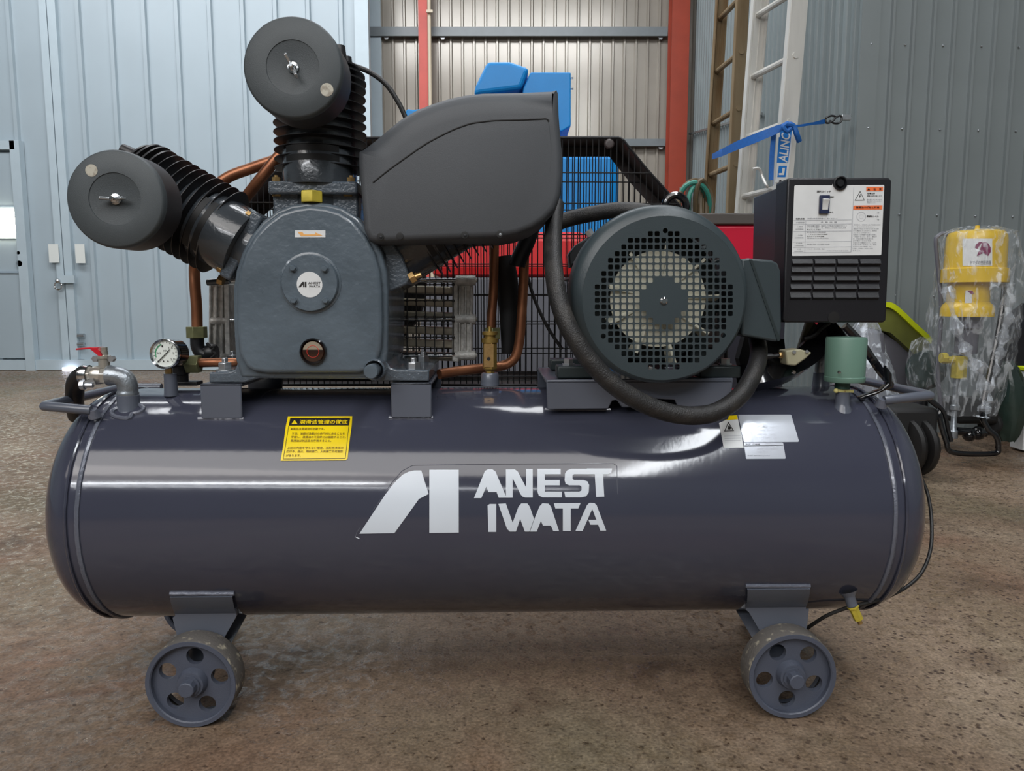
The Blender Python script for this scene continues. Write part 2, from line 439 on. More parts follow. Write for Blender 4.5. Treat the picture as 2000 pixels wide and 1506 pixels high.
        o = bpy.data.objects.new(name, me); COL.objects.link(o)
        if parent: o.parent = parent
        if parent is None and centre: o.location = off
        if bevel:
            b = o.modifiers.new('b', 'BEVEL'); b.width = bevel; b.segments = seg; b.limit_method = 'ANGLE'; b.angle_limit = math.radians(40)
            b.harden_normals = False
        return o
def put(name, me, parent, matrix=None, loc=None):
    o = bpy.data.objects.new(name, me); COL.objects.link(o); o.parent = parent
    if matrix is not None: o.matrix_local = matrix
    if loc is not None: o.location = loc
    return o
def tag(o, label, cat, group=None, kind=None):
    o['label'] = label; o['category'] = cat
    if group: o['group'] = group
    if kind: o['kind'] = kind
    return o
def thing(name, label, cat, location=(0, 0, 0), rz=0.0, group=None):
    o = bpy.data.objects.new(name, None); o.empty_display_size = 0.1; COL.objects.link(o)
    o.location = location; o.rotation_euler = (0, 0, rz); return tag(o, label, cat, group)
def struct(o): o['kind'] = 'structure'; return o
def curve(pts, k=8, closed=False):
    """Catmull-Rom through the points"""
    P = [Vector(p) for p in pts]; out = []; n = len(P)
    for i in range(n if closed else n - 1):
        if closed: a, b, c, d = P[i - 1], P[i], P[(i + 1) % n], P[(i + 2) % n]
        else: a, b, c, d = P[max(i - 1, 0)], P[i], P[i + 1], P[min(i + 2, n - 1)]
        for j in range(k):
            t = j / k
            out.append(0.5 * ((2 * b) + (c - a) * t + (2 * a - 5 * b + 4 * c - d) * t * t + (3 * b - a - 3 * c + d) * t ** 3))
    if not closed: out.append(P[-1])
    return out
def circ(cx, cz, r, n=32, ph=0.0):
    return [(cx + r * math.cos(ph + 2 * PI * k / n), cz + r * math.sin(ph + 2 * PI * k / n)) for k in range(n)]
def xz(pts, y):                                 # pixel outline -> (x, z) on the plane y of the compressor
    return [(p.x, p.z) for p in (mp(u, v, y) for u, v in pts)]
# ================================================================== THE SETTING
def wx(u, v, d): return at(u, v, d)
def corrugated(name, p0, p1, z0, z1, pitch, prof, m, parent=None, side=1, start=0.0):
    """folded sheet from p0 to p1; prof = [(fraction of pitch, depth towards the room)]"""
    p0 = Vector((p0[0], p0[1], 0)); p1 = Vector((p1[0], p1[1], 0)); d = p1 - p0; L = d.length; d.normalize()
    nrm = Vector((d.y, -d.x, 0)) * side; b = MB(); pts = []; k = 0
    while k * pitch + start < L:
        for fr, dep in prof:
            x = start + (k + fr) * pitch
            if 0 <= x <= L: pts.append((x, dep))
        k += 1
    pts = [(0, prof[0][1])] + pts + [(L, prof[0][1])]
    n = len(pts)
    b.add([p0 + d * x + nrm * q + Vector((0, 0, z0)) for x, q in pts] + [p0 + d * x + nrm * q + Vector((0, 0, z1)) for x, q in pts],
          [(i, i + 1, n + i + 1, n + i) for i in range(n - 1)])
    return struct(b.build(name, m, parent, smooth=0, centre=False))
def wy(d): return CAM_Y + d
# floor: slabs with a real joint between them
jy = on_floor(50, 912).y
fl = MB()
fl.add([(-9, -8, 0), (5.5, -8, 0), (5.5, jy - 0.006, 0), (-9, jy - 0.006, 0), (-9, jy + 0.006, 0), (5.5, jy + 0.006, 0), (5.5, 9.5, 0), (-9, 9.5, 0),
        (-9, jy, -0.02), (5.5, jy, -0.02)], [(0, 1, 2, 3), (4, 5, 6, 7), (3, 2, 9, 8), (8, 9, 5, 4)])
floor = struct(fl.build('floor', 'concrete_floor', smooth=0, centre=False))
# ceiling with purlins
b = MB(); b.box((-1.7, 0.7, 5.6), (15, 17.6, 0.1))
ceil = struct(b.build('ceiling', 'roof_dark', smooth=0, centre=False))
for k in range(9):
    q = MB(); q.box((-1.7, -6.5 + k * 1.9, 5.47), (15, 0.08, 0.16)); q.build('purlin', 'girt_grey', ceil, smooth=0)
# left: tall sliding gate, its own ribs, seam, bottom rail
D1 = 8.1; Y1 = wy(D1)
xs = lambda u, v, d: at(u, v, d).x
gx1 = xs(712, 350, D1)
prof = [(0.0, 0.0), (0.82, 0.0), (0.87, 0.035), (0.98, 0.035)]
pitch = 61.5 / F_PX * D1 * 0.993
xseam = xs(118, 350, D1)
gate = corrugated('wall_left', (xseam + 0.05, Y1), (gx1, Y1), 0.1, 6.0, pitch, prof, 'door_blue', start=-0.06)
corrugated('wall_left_leaf', (-9, Y1), (xseam - 0.05, Y1), 0.1, 6.0, pitch, prof, 'door_blue', start=(xseam - 0.05 + 9) % pitch - pitch * 0.99)
for nm, x, wd, th in (('stile', xseam - 0.045, 0.075, 0.05), ('stile', xseam + 0.05, 0.085, 0.06), ('stile', gx1 + 0.02, 0.14, 0.1)):
    q = MB(); q.box((x, Y1 - th / 2 + 0.01, 3.0), (wd, th, 6.0)); struct(q.build(nm, 'door_blue_trim', gate, smooth=0))
q = MB(); q.box(((-9 + gx1) / 2, Y1 - 0.03, 0.06), (9 + gx1, 0.09, 0.11)); struct(q.build('bottom_rail', 'door_blue_trim', gate, smooth=0))
q = MB(); q.box(((-9 + gx1) / 2, Y1 + 0.05, 3.0), (9 + gx1, 0.03, 6.0)); struct(q.build('backing_sheet', 'door_blue_deep', gate, smooth=0))
# vertical ridge lines and the latch strap across the seam
a, c = at(117, 538, D1 - .08), at(147, 553, D1 - .08)
q = MB(); q.box(((a.x + c.x) / 2, a.y, (a.z + c.z) / 2), (abs(c.x - a.x), 0.03, abs(a.z - c.z))); q.build('latch_strap', 'door_blue_trim', gate, smooth=0)
q = MB(); p = at(113, 549, D1 - .1); q.ball(p, 0.03, 10); q.tube(circ3 := [p + Vector((0.04 * math.cos(t), 0, -0.05 + 0.04 * math.sin(t))) for t in [k * PI / 6 for k in range(12)]], 0.008, 6, closed=True)
q.build('padlock', 'chrome', gate)
for vv in (655, 672, 705):
    q = MB(); p = at(152, vv, D1 - .04); q.cyl(p, p + Vector((0.07, 0, 0)), 0.02, n=10); q.build('roller', 'zinc', gate)
# personnel door in the gate, far left
dr = MB(); x0, x1 = at(-60, 400, D1).x, at(40, 400, D1).x
zt, zb = at(20, 300, D1).z, 0.13
dr.box(((x0 + x1) / 2, Y1 - 0.035, (zt + zb) / 2), (x1 - x0, 0.04, zt - zb))
door = struct(dr.build('door_1', 'door_blue', smooth=0, centre=False))
fx = at(54, 500, D1).x
q = MB(); q.box((fx, Y1 - 0.05, (zt + 0.12) / 2), (0.1, 0.08, zt + 0.12)); q.box(((x0 + fx) / 2, Y1 - 0.05, zt + 0.07), (fx - x0, 0.08, 0.09))
struct(q.build('door_frame', 'door_blue_trim', door, smooth=0))
q = MB(); z = at(20, 532, D1).z; q.box(((x0 + x1) / 2, Y1 - 0.062, z), (x1 - x0, 0.015, 0.02)); q.build('door_rail', 'door_blue_deep', door, smooth=0)
for vv, r in ((494, 0.03), (515, 0.052)):
    q = MB(); p = at(38 if vv == 494 else 40, vv, D1 - .07); q.lathe([(r, 0.05), (r, 0.0), (r * .6, -0.02), (0, -0.02)], p, (0, 1, 0), 18); q.build('lock_cylinder' if vv == 494 else 'door_knob', 'chrome', door)
q = MB(); a, c = at(-40, 403, D1 - .05), at(43, 468, D1 - .05)
q.box(((a.x + c.x) / 2, a.y, (a.z + c.z) / 2), (c.x - a.x, 0.05, a.z - c.z)); wn = struct(q.build('window_1', 'door_blue_trim', smooth=0, centre=False, bevel=0.02))
q = MB(); a, c = at(-36, 407, D1 - .08), at(39, 464, D1 - .08); q.box(((a.x + c.x) / 2, a.y, (a.z + c.z) / 2), (c.x - a.x, 0.012, a.z - c.z)); q.build('pane', 'window_glow', wn, smooth=0)
q = MB(); a = at(134, 717, D1 - .12); q.box((a.x, a.y, 0.02), (0.13, 0.02, 0.03)); struct(q.build('trim_1', 'slit_glow', smooth=0, centre=False))  # glowing bar standing in for daylight through the gap under the gate
# two white notices on the gate
for (u0, v0, u1, v1), lb in (((94, 477, 116, 513), 'small white paper notice on the blue gate leaf, left of the seam'), ((146, 477, 167, 514), 'small white paper notice on the blue gate leaf, right of the seam')):
    q = MB(); a, c = at(u0, v0, D1 - .06), at(u1, v1, D1 - .06); q.box(((a.x + c.x) / 2, a.y, (a.z + c.z) / 2), (c.x - a.x, 0.004, a.z - c.z))
    tag(q.build('paper_notice', 'paper', smooth=0), lb, 'notice', 'paper notices on the gate')
# back wall
D2 = 9.0; Y2 = wy(D2); cx0, cx1 = at(700, 300, D2).x, at(1345, 300, D2).x
rp = 21.7 / F_PX * D2 * .995
back = corrugated('wall_back', (cx0, Y2), (cx1 + 0.3, Y2), 0, 6.0, rp, [(0.0, 0.0), (0.7, 0.0), (0.78, 0.028), (0.92, 0.028)], 'wall_beige', start=0.05)
struct(MB().box(((cx0 + cx1) / 2, Y2 + 0.06, 3), (cx1 - cx0 + 1.2, 0.04, 6.2)).build('backing_sheet', 'door_blue_deep', back, smooth=0))
q = MB(); p = at(737, 300, D2 - .1); q.box((p.x, p.y + .05, 3.0), (0.13, 0.08, 6.0)); struct(q.build('trim_2', 'door_blue_trim', smooth=0, centre=False))
q = MB(); p = at(718, 300, D1 + .1); q.box((p.x, p.y, 3.0), (0.055, 0.12, 6.0)); struct(q.build('trim_3', 'wall_grey', smooth=0, centre=False))
for k, (va, vb) in enumerate(((52, 70), (271, 285))):
    zt, zb = at(1000, va, D2 - .12).z, at(1000, vb, D2 - .12).z
    b = MB(); yy = Y2 - 0.12; xa, xb = at(722, 60, D2).x, at(1300, 60, D2).x
    b.prism([(xa, zb), (xb, zb - 0.0), (xb, zt), (xa, zt)], yy, yy + 0.004).prism([(xa, zt - 0.004), (xb, zt - 0.004), (xb, zt), (xa, zt)], yy + .004, yy + 0.1)
    b.prism([(xa, zb), (xb, zb), (xb, zb + 0.004), (xa, zb + .004)], yy + .004, yy + 0.04)
    g = struct(b.build('girt_%d' % (k + 1), 'girt_grey', smooth=0, centre=False)); g.name = 'trim_%d' % (k + 4)
    for uu in (755, 822, 865, 1290):
        q = MB(); p = at(uu, vb + 3, D2 - .06); q.hexnut(p, (0, -1, 0), 0.03, 0.02); q.build('bolt', 'zinc', g)
# orange column, orange brace post with its conduit
q = MB(); p = at(1326, 200, D2 - .35); wd = 33 / F_PX * (D2 - .35)
q.box((p.x, p.y, 3.0), (wd, 0.012, 6)); q.box((p.x, p.y + 0.2, 3.0), (wd, 0.012, 6)); q.box((p.x, p.y + 0.1, 3.0), (0.012, 0.2, 6))
struct(q.build('trim_6', 'orange_steel_dim', smooth=0, centre=False))
a = at(824, -300, D2 - .3); c = at(830, 420, D2 - .3)
q = MB(); q.box(((a.x + c.x) / 2, a.y, 3.0), (0.11, 0.012, 6)); q.box(((a.x + c.x) / 2 - .05, a.y + .05, 3.0), (0.012, 0.1, 6)); struct(q.build('trim_7', 'red_oxide', smooth=0, centre=False))
q = MB(); p = at(839, 100, D2 - .35); q.cyl((p.x, p.y, 0), (p.x, p.y, 6), 0.021, n=12); q.box(at(839, 22, D2 - .4), (0.07, 0.02, 0.03)); struct(q.build('trim_8', 'cream_pipe', centre=False))
# right: side wall running away, and the near wall facing us
D3 = 4.2; Y3 = wy(D3); kx = at(1682, 200, D3).x
rprof = [(0.0, 0.0), (0.78, 0.0), (0.80, 0.02), (0.92, 0.02), (0.94, 0.0)]
side = corrugated('wall_right', (cx1 + 0.02, Y2 - .1), (kx, Y3), 0, 6.0, 0.118, rprof, 'wall_grey_light', start=0.03)
near = corrugated('wall_near', (kx, Y3), (5.4, Y3), 0, 6.0, 38 / F_PX * D3, rprof, 'wall_grey', start=0.05)
near.name = 'wall_right_near'
q = MB(); p0 = at(1660, 200, D3 + .25); struct(MB().box((kx + .03, Y3 - .003, 3), (0.1, 0.006, 6)).build('corner_flashing', 'wall_grey', near, smooth=0))
scr = None
for row, vv in enumerate((86, 250, 417, 575)):
    for k in range(5):
        uu = (1702, 1768, 1842, 1917, 1990)[k] - row * 6; p = at(uu, vv + k * 1.6, D3 - .003)
        if scr is None:
            q = MB(); q.lathe([(0.006, 0), (0.006, 0.003), (0.0035, 0.006), (0, 0.006)], (0, 0, 0), (0, -1, 0), 8); s0 = q.build('screw', 'zinc', near); scr = s0.data; s0.location = p
        else: put('screw', scr, near, loc=p)
sj = MB(); a, c = at(1344, 262, 8.9), at(1405, 222, 6.0); sj.bar((cx1 - 0.02, a.y, a.z), (cx1 - .13, c.y, c.z), 0.02, 0.02); struct(sj.build('sheet_lap', 'wall_grey', side, smooth=0))
# walls outside the picture
struct(MB().box((-9, 0.7, 2.8), (0.1, 17.6, 5.6)).build('wall_far_left', 'door_blue', smooth=0, centre=False))
struct(MB().box((5.4, -1.9, 2.8), (0.1, 12.4, 5.6)).build('wall_far_right', 'wall_grey', smooth=0, centre=False))
struct(MB().box((-1.7, -8.0, 2.8), (15, 0.1, 5.6)).build('wall_behind', 'wall_grey', smooth=0, centre=False))

# ================================================================== BACKGROUND THINGS
R3 = Matrix.Rotation
# --- blue machine
DB = 3.2
DB = 3.75
bl = thing('blue_machine', 'blue steel machine with a tilted hood standing behind the compressor', 'machine', (at(1060, 600, DB).x, wy(DB + .1), 0))
def bx(uv0, uv1, d, depth, m, nm, par, bevel=0.01, v0=None):
    a, c = at(uv0[0], uv0[1], d), at(uv1[0], uv1[1], d)
    zb = c.z if v0 is None else v0
    return MB().box(((a.x + c.x) / 2, a.y + depth / 2, (a.z + zb) / 2), (abs(c.x - a.x), depth, abs(a.z - zb))).build(nm, m, par, bevel=bevel, smooth=0)
bx((990, 290), (1207, 600), DB, 0.5, 'machine_blue', 'body', bl, 0.05, 0.08)
bx((1000, 560), (1190, 600), DB - .02, 0.45, 'machine_grey', 'foot', bl, 0.01, 0.0)
q = MB(); d = DB + .05
pts = [at(u, v, d) for u, v in ((1022, 172), (1036, 141), (1115, 141), (1115, 246), (1098, 256), (1012, 256))]
q.prism([(p.x, p.z) for p in pts], wy(d), wy(d) + 0.3).build('head_box', 'machine_blue', bl, smooth=0, bevel=0.006)
q = MB(); pts = [at(u, v, d) for u, v in ((925, 188), (930, 168), (952, 123), (996, 123), (1034, 136), (1018, 176))]
q.prism([(p.x, p.z) for p in pts], wy(d) - 0.03, wy(d) + 0.22).build('hood', 'machine_blue', bl, smooth=0, bevel=0.02, seg=3)
q = MB(); pts = [at(u, v, d + .02) for u, v in ((786, 232), (794, 211), (806, 213), (1000, 190), (1060, 230), (1060, 330), (1000, 330), (900, 250))]
q.prism([(p.x, p.z) for p in pts], wy(d) + .03, wy(d) + 0.2).build('arm', 'machine_blue', bl, smooth=0, bevel=0.008)
for vv in (152, 173):
    p = at(1115, vv, d + .1); MB().cyl(p, p + Vector((0.012, 0, 0)), 0.006, n=10).build('bolt', 'zinc', bl)
p = at(1060, 250, d + .1); MB().box((p.x, p.y + .1, (p.z + at(0, 300, DB).z) / 2), (0.1, 0.1, 0.25)).build('column', 'machine_blue', bl, smooth=0)
# --- red machine with grey base
DR = 2.75
rd = thing('red_machine', 'red covered machine with grey base panel behind the wire belt guard', 'machine', (at(1000, 600, DR).x, wy(DR + .2), 0))
bx((838, 452), (1152, 541), DR, 0.4, 'machine_red', 'cover', rd, 0.035)
bx((820, 541), (1170, 600), DR + .02, 0.42, 'machine_grey', 'base', rd, 0.01, 0.0)
cr = thing('crimson_machine', 'crimson machine with dark brown top, seen between motor and control box', 'machine', (at(1420, 600, 2.5).x, wy(2.6), 0))
bx((1330, 438), (1540, 545), 2.5, 0.4, 'machine_crimson', 'body', cr, 0.012)
bx((1290, 416), (1545, 438), 2.49, 0.5, 'machine_brown', 'top_panel', cr, 0.004)
bx((1340, 545), (1535, 600), 2.52, 0.38, 'box_side', 'base', cr, 0.004, 0.0)
# --- hoses hung by the column
hk = thing('hose_hanger', 'coiled teal and brown hoses hanging beside the orange column', 'hose', at(1360, 420, 4.6))
def hose_loops(nm, m, cs, r):
    for (u, v, ru, rv, ph) in cs:
        q = MB(); pts = []
        for k in range(20):
            t = 2 * PI * k / 20; p = at(u + ru * math.cos(t), v + rv * math.sin(t), 4.6 + 0.05 * math.sin(t + ph)); pts.append(p)
        q.tube(pts, r, 8, closed=True).build(nm, m, hk)
hose_loops('teal_hose', 'hose_teal', ((1356, 398, 30, 42, 0), (1362, 402, 18, 40, 1)), 0.014)
hose_loops('brown_hose', 'hose_brown', ((1370, 400, 12, 48, 0.4), (1358, 405, 34, 52, 2), (1374, 404, 6, 46, 3)), 0.017)
p = at(1366, 352, 4.64); q = MB(); q.bar(p, p + Vector((0.0, 0.5, 0.02)), 0.02, 0.02).bar(p, (p.x, p.y, 0), 0.03, 0.03).build('hook_stand', 'wall_grey', hk, smooth=0)
# --- ladders
def ladder(nm, label, near_uv, far_uv, dn, df, rungs, m, rail_px, grp):
    """near_uv / far_uv: two picture points on the near and the far rail; rungs: heights v on the near rail"""
    a0, a1 = at(*near_uv[0], dn), at(*near_uv[1], dn); b0, b1 = at(*far_uv[0], df), at(*far_uv[1], df)
    def ext(p, q):
        d = (q - p); t = -p.z / d.z; t2 = (5.2 - p.z) / d.z
        return p + d * t, p + d * t2
    A = ext(a0, a1); B = ext(b0, b1)
    t = thing(nm, label, 'ladder', ((A[0].x + B[0].x) / 2, (A[0].y + B[0].y) / 2, 0), group=grp)
    ax = (B[0] - A[0]); ax.z = 0; ax.normalize(); side = Vector((ax.y, -ax.x, 0))
    if side.y > 0: side = -side
    for R, sg in ((A, 1), (B, -1)):
        q = MB(); d = (R[1] - R[0]).normalized()
        wd = rail_px / F_PX * dn
        q.bar(R[0], R[1], 0.006, wd, side)                       # web
        Z = R
        for e in (-1, 1):
            o = side * (e * wd / 2) + ax * sg * 0.014
            q.bar(Z[0] + o, Z[1] + o, 0.03, 0.006, side)
            o = side * (e * wd / 5) + ax * sg * 0.004
            q.bar(Z[0] + o, Z[1] + o, 0.006, 0.008, side)
        q.build('side_rail', m, t, smooth=0)
    z = 0.28; pitch = 0.335; k = 0
    zr = at(near_uv[0][0], rungs, dn).z % pitch
    z = zr
    while z < 5.0:
        f = z / A[1].z; p = A[0].lerp(A[1], f); r = B[0].lerp(B[1], f)
        q = MB(); q.tube([p - ax * 0.008, r + ax * 0.008], 0.017, 10); o = q.build('rung', m, t)
        q = MB(); q.lathe([(0, 0.0), (0.014, 0.0), (0.014, 0.004), (0, 0.0045)], p - ax * 0.001, -ax, 14); q.build('rung_end', 'recess_shade', t)
        z += pitch
    return t, A, B, side
L2 = ladder('extension_ladder', 'weathered brownish aluminium ladder leaning furthest behind, in the strap end', ((1452, 0), (1433, 400)), ((1408, 0), (1383, 400)), 4.75, 5.15, 212, 'alu_ladder_old', 22, 'ladders strapped to the side wall')
L1 = ladder('extension_ladder', 'bright aluminium ladder with blue and white sticker, in front of the weathered one', ((1562, 0), (1533, 345)), ((1482, 0), (1455, 345)), 4.05, 4.42, 238, 'alu_ladder', 34, 'ladders strapped to the side wall')
# sticker on the near rail of the bright ladder
t1, A1, B1, sd = L1
n_ = (A1[1] - A1[0]).cross(sd).normalized()
if n_.dot(Vector((0, CAM_Y, CAM_Z)) - A1[0]) < 0: n_ = -n_
def rail_pt(u, v):
    n = n_; p0 = A1[0] + n * 0.006; r = ray(u, v); o = Vector((0, CAM_Y, CAM_Z)); t = (p0 - o).dot(n) / r.dot(n); return o + r * t
q = MB()
q.flat([[(1526, 243), (1551, 243), (1537, 356), (1514, 356)]], rail_pt, mat=0)
q.flat([[(1525, 246), (1548, 246), (1544, 276), (1522, 276)]], lambda u, v: rail_pt(u, v) + n_ * .0004, mat=1)
q.flat([[(1521, 268), (1545, 268), (1539, 318), (1517, 318)]], lambda u, v: rail_pt(u, v) + n_ * .0006, mat=1)
def vert_text(body, u0, v0, length, hgt, mt):
    q.text(body, 0, 0, length, hgt, lambda a, b_: rail_pt(u0 + b_ - a * 0.0 + (a * 0.115), v0 - a) + n_ * .0012, mat=mt, bold=0.02, shear=0.2)
vert_text('ALINCO', 1519.5, 318, 72, 18, 0)
q.flat([[(1518, 346), (1534, 346), (1537, 324), (1521, 324)]], lambda u, v: rail_pt(u, v) + n_ * .0008, mat=1)
q.flat([[(1521, 342), (1531, 342), (1533, 328), (1528, 328), (1527, 338), (1521, 338)]], lambda u, v: rail_pt(u, v) + n_ * .0014, mat=0)
q.build('sticker', ['sticker_white', 'label_blue'], t1, smooth=0)
q = MB(); q.tube(curve([at(1470, 330, 4.2), at(1483, 330, 4.2), at(1489, 345, 4.2), at(1496, 360, 4.15), at(1500, 366, 4.15)]), 0.008, 8).build('foot_hook', 'alu_ladder', t1)
# strap round both ladders, with its S-hook
st = thing('ratchet_strap', 'blue webbing strap tied round both ladders and hooked to the wall', 'strap', at(1540, 246, 3.95))
def ribbon(pts, wpx, nm, par, m, d2=0.004):
    q = MB(); P = [(at(u, v, d), w_) for (u, v, d), w_ in zip(pts, wpx)]
    n = len(P); vs = []
    for p, w_ in P: h = w_ / F_PX * (p.y - CAM_Y) / 2; vs += [p + Vector((0, 0, h)), p - Vector((0, 0, h)), p + Vector((0, d2, h)), p + Vector((0, d2, -h))]
    fs = []
    for k in range(n - 1):
        a = 4 * k; b_ = a + 4; fs += [(a, a + 1, b_ + 1, b_), (a + 2, b_ + 2, b_ + 3, a + 3), (a, b_, b_ + 2, a + 2), (a + 1, a + 3, b_ + 3, b_ + 1)]
    return q.add(vs, fs).build(nm, m, par, smooth=60)
ribbon([(1391, 306, 4.6), (1410, 298, 4.3), (1440, 284, 4.1), (1480, 268, 3.98), (1515, 254, 3.95), (1535, 246, 3.95)], [10, 14, 17, 18, 16, 12], 'webbing', st, 'strap_blue')
ribbon([(1535, 246, 3.94), (1560, 246, 3.95), (1590, 241, 4.05), (1611, 237, 4.12)], [8, 4, 5, 9], 'webbing', st, 'strap_blue')
ribbon([(1511, 360, 4.0), (1510, 330, 4.0), (1512, 290, 4.0), (1514, 262, 4.0)], [2, 2, 2, 2], 'webbing', st, 'strap_blue')
q = MB(); h = 4.5 / F_PX * 4.0
pa = [at(u, v, 4.0) for u, v in ((1506, 352), (1507, 310), (1511, 262))]; 
q.bar(pa[0], pa[1], 2 * h, 0.004, (0, 1, 0)).bar(pa[1], pa[2], 2 * h, 0.004, (0, 1, 0)).build('webbing', 'strap_blue', st, smooth=0)
q = MB(); q.tube(curve([at(1530, 250, 3.93), at(1540, 243, 3.9), at(1550, 247, 3.9), at(1556, 262, 3.9), at(1561, 276, 3.92)]), 0.014, 8).tube(curve([at(1545, 250, 3.9), at(1537, 256, 3.9), at(1530, 247, 3.9), at(1540, 240, 3.9)]), 0.012, 8).build('knot', 'strap_blue', st)
q = MB(); q.tube(curve([at(u, v, 4.12) for u, v in ((1612, 232), (1614, 240), (1624, 238), (1632, 229), (1623, 226), (1612, 231))]), 0.0055, 8).tube(curve([at(u, v, 4.12) for u, v in ((1620, 236), (1630, 241), (1641, 239), (1644, 230), (1640, 226), (1635, 228))]), 0.0055, 8).build('s_hook', 'black_satin', st)
q = MB(); p = at(1652, 230, 4.16); q.box(p, (0.05, 0.02, 0.03)).box(p + Vector((0.02, 0.03, 0.0)), (0.03, 0.05, 0.012)).build('wall_bracket', 'zinc', st, smooth=0, bevel=0.003)

# --- yellow drum pump in film
DP = 3.45
P = lambda u, v, d=DP: at(u, v, d)
k_ = F_PX / DP
pc = P(1898, 600); base = on_floor(1880, 868)
pump = thing('drum_pump', 'yellow pump on black tube stand, wrapped in clear film by the wall', 'pump', (pc.x, pc.y, 0))
def zz(v): return P(1900, v).z
def lat(nm, prof, m, u=1898, n=32, par=None, seg=None):
    c = P(u, 600); return MB().lathe([(r / k_, zz(v)) for r, v in prof], (c.x, c.y, 0), (0, 0, 1), n).build(nm, m, par or pump)
cap = lat('air_motor', [(0, 451), (38, 451), (48, 455), (51, 462), (52, 470), (53, 524), (58, 526), (58, 552), (54, 553), (0, 553)][::-1], 'pump_yellow')
lat('lower_body', [(0, 553), (36, 553), (37, 590), (43, 596), (46, 604), (46, 618), (0, 618)][::-1], 'pump_yellow', 1889)
lat('top_knob', [(0, 440), (4, 441), (4, 447), (9, 450), (9, 453), (0, 453)][::-1], 'pump_yellow')
lat('wet_barrel', [(0, 618), (26, 618), (26, 640), (20, 644), (20, 690), (0, 690)][::-1], 'lead_grey', 1892)
lat('valve_body', [(0, 695), (14, 695), (14, 738), (0, 738)][::-1], 'brass_yellow', 1881, 8)
lat('discharge_pipe', [(0, 738), (6, 738), (6, 790), (8, 792), (8, 800), (5, 802), (6, 838), (9, 842), (9, 855), (0, 855)][::-1], 'galvanised', 1878, 14)
q = MB(); q.cyl(P(1842, 703), P(1870, 703), 7 / k_, n=10).cyl(P(1838, 699), P(1848, 699), 10 / k_, n=8); q.build('valve_branch', 'brass_yellow', pump)
fy = [(1838, 800), (1835, 815), (1848, 862), (1862, 884), (1940, 886), (1950, 874), (1945, 852), (1928, 835), (1918, 800), (1935, 720), (1955, 620), (1962, 560)]
q = MB(); q.tube(curve([P(u, v, DP - 0.12 + 0.1 * max(0, (850 - v)) / 250) for u, v in fy], 6), 5.2 / k_, 10).build('tube_stand', 'black_gloss', pump)
q = MB(); q.tube(curve([P(u, v, DP + .05) for u, v in ((1838, 800), (1832, 720), (1838, 600), (1828, 480), (1832, 462), (1846, 456), (1860, 470))], 6), 4 / k_, 8).build('tube_handle', 'lead_grey', pump)
q = MB(); q.lathe([(0, -.02), (19 / k_, -.02), (22 / k_, -.012), (22 / k_, .012), (19 / k_, .02), (0, .02)], P(1934, 828, DP + .1), (0.8, 0.6, 0), 24).build('stand_wheel', 'black_matte', pump)
q = MB(); q.ball(P(1893, 850), 13 / k_, 12).ball(P(1910, 846), 14 / k_, 12).cyl(P(1868, 842), P(1925, 846), 8 / k_).build('foot_valve', 'black_gloss', pump)
q = MB(); q.box(P(1893, 800, DP + .12), (0.2, 0.16, 0.12)).build('hose_box', 'black_matte', pump, bevel=.02)
# its stickers
pcx, pcy = P(1898, 600).x, P(1898, 600).y
def on_pump(u, v, e=0.001, ucx=1898, r=53):
    rr = r / k_ + e; c = P(ucx, 600); o = Vector((0, CAM_Y, CAM_Z)); d = ray(u, v)
    ox, oy = o.x - c.x, o.y - c.y; a = d.x ** 2 + d.y ** 2; b_ = ox * d.x + oy * d.y; cc = ox * ox + oy * oy - rr * rr
    return o + d * ((-b_ - math.sqrt(max(0, b_ * b_ - a * cc))) / a)
q = MB()
def strips(poly, fn, m):
    q.flat([poly], fn, mat=m)
def vstrip(u0, v0, u1, v1, fn, m, n=6):
    for k in range(n):
        a, c = u0 + (u1 - u0) * k / n, u0 + (u1 - u0) * (k + 1) / n; q.flat([[(a, v0), (c, v0), (c, v1), (a, v1)]], fn, mat=m)
vstrip(1880, 466, 1938, 519, on_pump, 0)
f2 = lambda u, v: on_pump(u, v, 0.003)
q.flat([[(1914, 500), (1908, 499), (1916, 482), (1918, 474), (1924, 472), (1931, 476), (1935, 484), (1935, 492), (1930, 500), (1921, 494), (1908, 500)]], f2, mat=1)
q.flat([[(1904, 484), (1906, 478), (1912, 473), (1919, 472), (1914, 479), (1909, 486)]], f2, mat=1)
q.text('ヤマダの空圧機器', 1894, 509, 42, 8, f2, mat=2, bold=0.01)
f3 = lambda u, v: on_pump(u, v, 0.003, 1889, 38)
q.flat([[(1886, 567), (1898, 567), (1898, 592), (1884, 592)]], f3, mat=0)
q.flat([[(1890, 568), (1900, 568), (1902, 574), (1896, 574)]], lambda u, v: on_pump(u, v, 0.004, 1889, 38), mat=1)
q.build('sticker', ['sticker_white', 'maroon', 'ink_grey'], pump, smooth=0)
# film: a crumpled sleeve round pump and stand
def crumple(c, prof, m, nm, par, sq=(1, 1), n=40, amp=0.01, seed=1, sx=0.0):
    rnd = random.Random(seed); q = MB(); vs = []; cx, cy = c
    ph = [rnd.uniform(0, 6.28) for _ in range(8)]
    for i, (r, z, dx) in enumerate(prof):
        for k in range(n):
            a = 2 * PI * k / n
            rr = r * (1 + 0.09 * math.sin(3 * a + ph[0] + z * 9) + 0.06 * math.sin(7 * a + ph[1] - z * 22) + rnd.uniform(-1, 1) * 0.05)
            vs.append((cx + dx + rr * math.cos(a) * sq[0], cy + rr * math.sin(a) * sq[1], z + rnd.uniform(-amp, amp) * 0.5))
    fs = [(i * n + k, i * n + (k + 1) % n, (i + 1) * n + (k + 1) % n, (i + 1) * n + k) for i in range(len(prof) - 1) for k in range(n)]
    return q.add(vs, fs).build(nm, m, par, smooth=25)
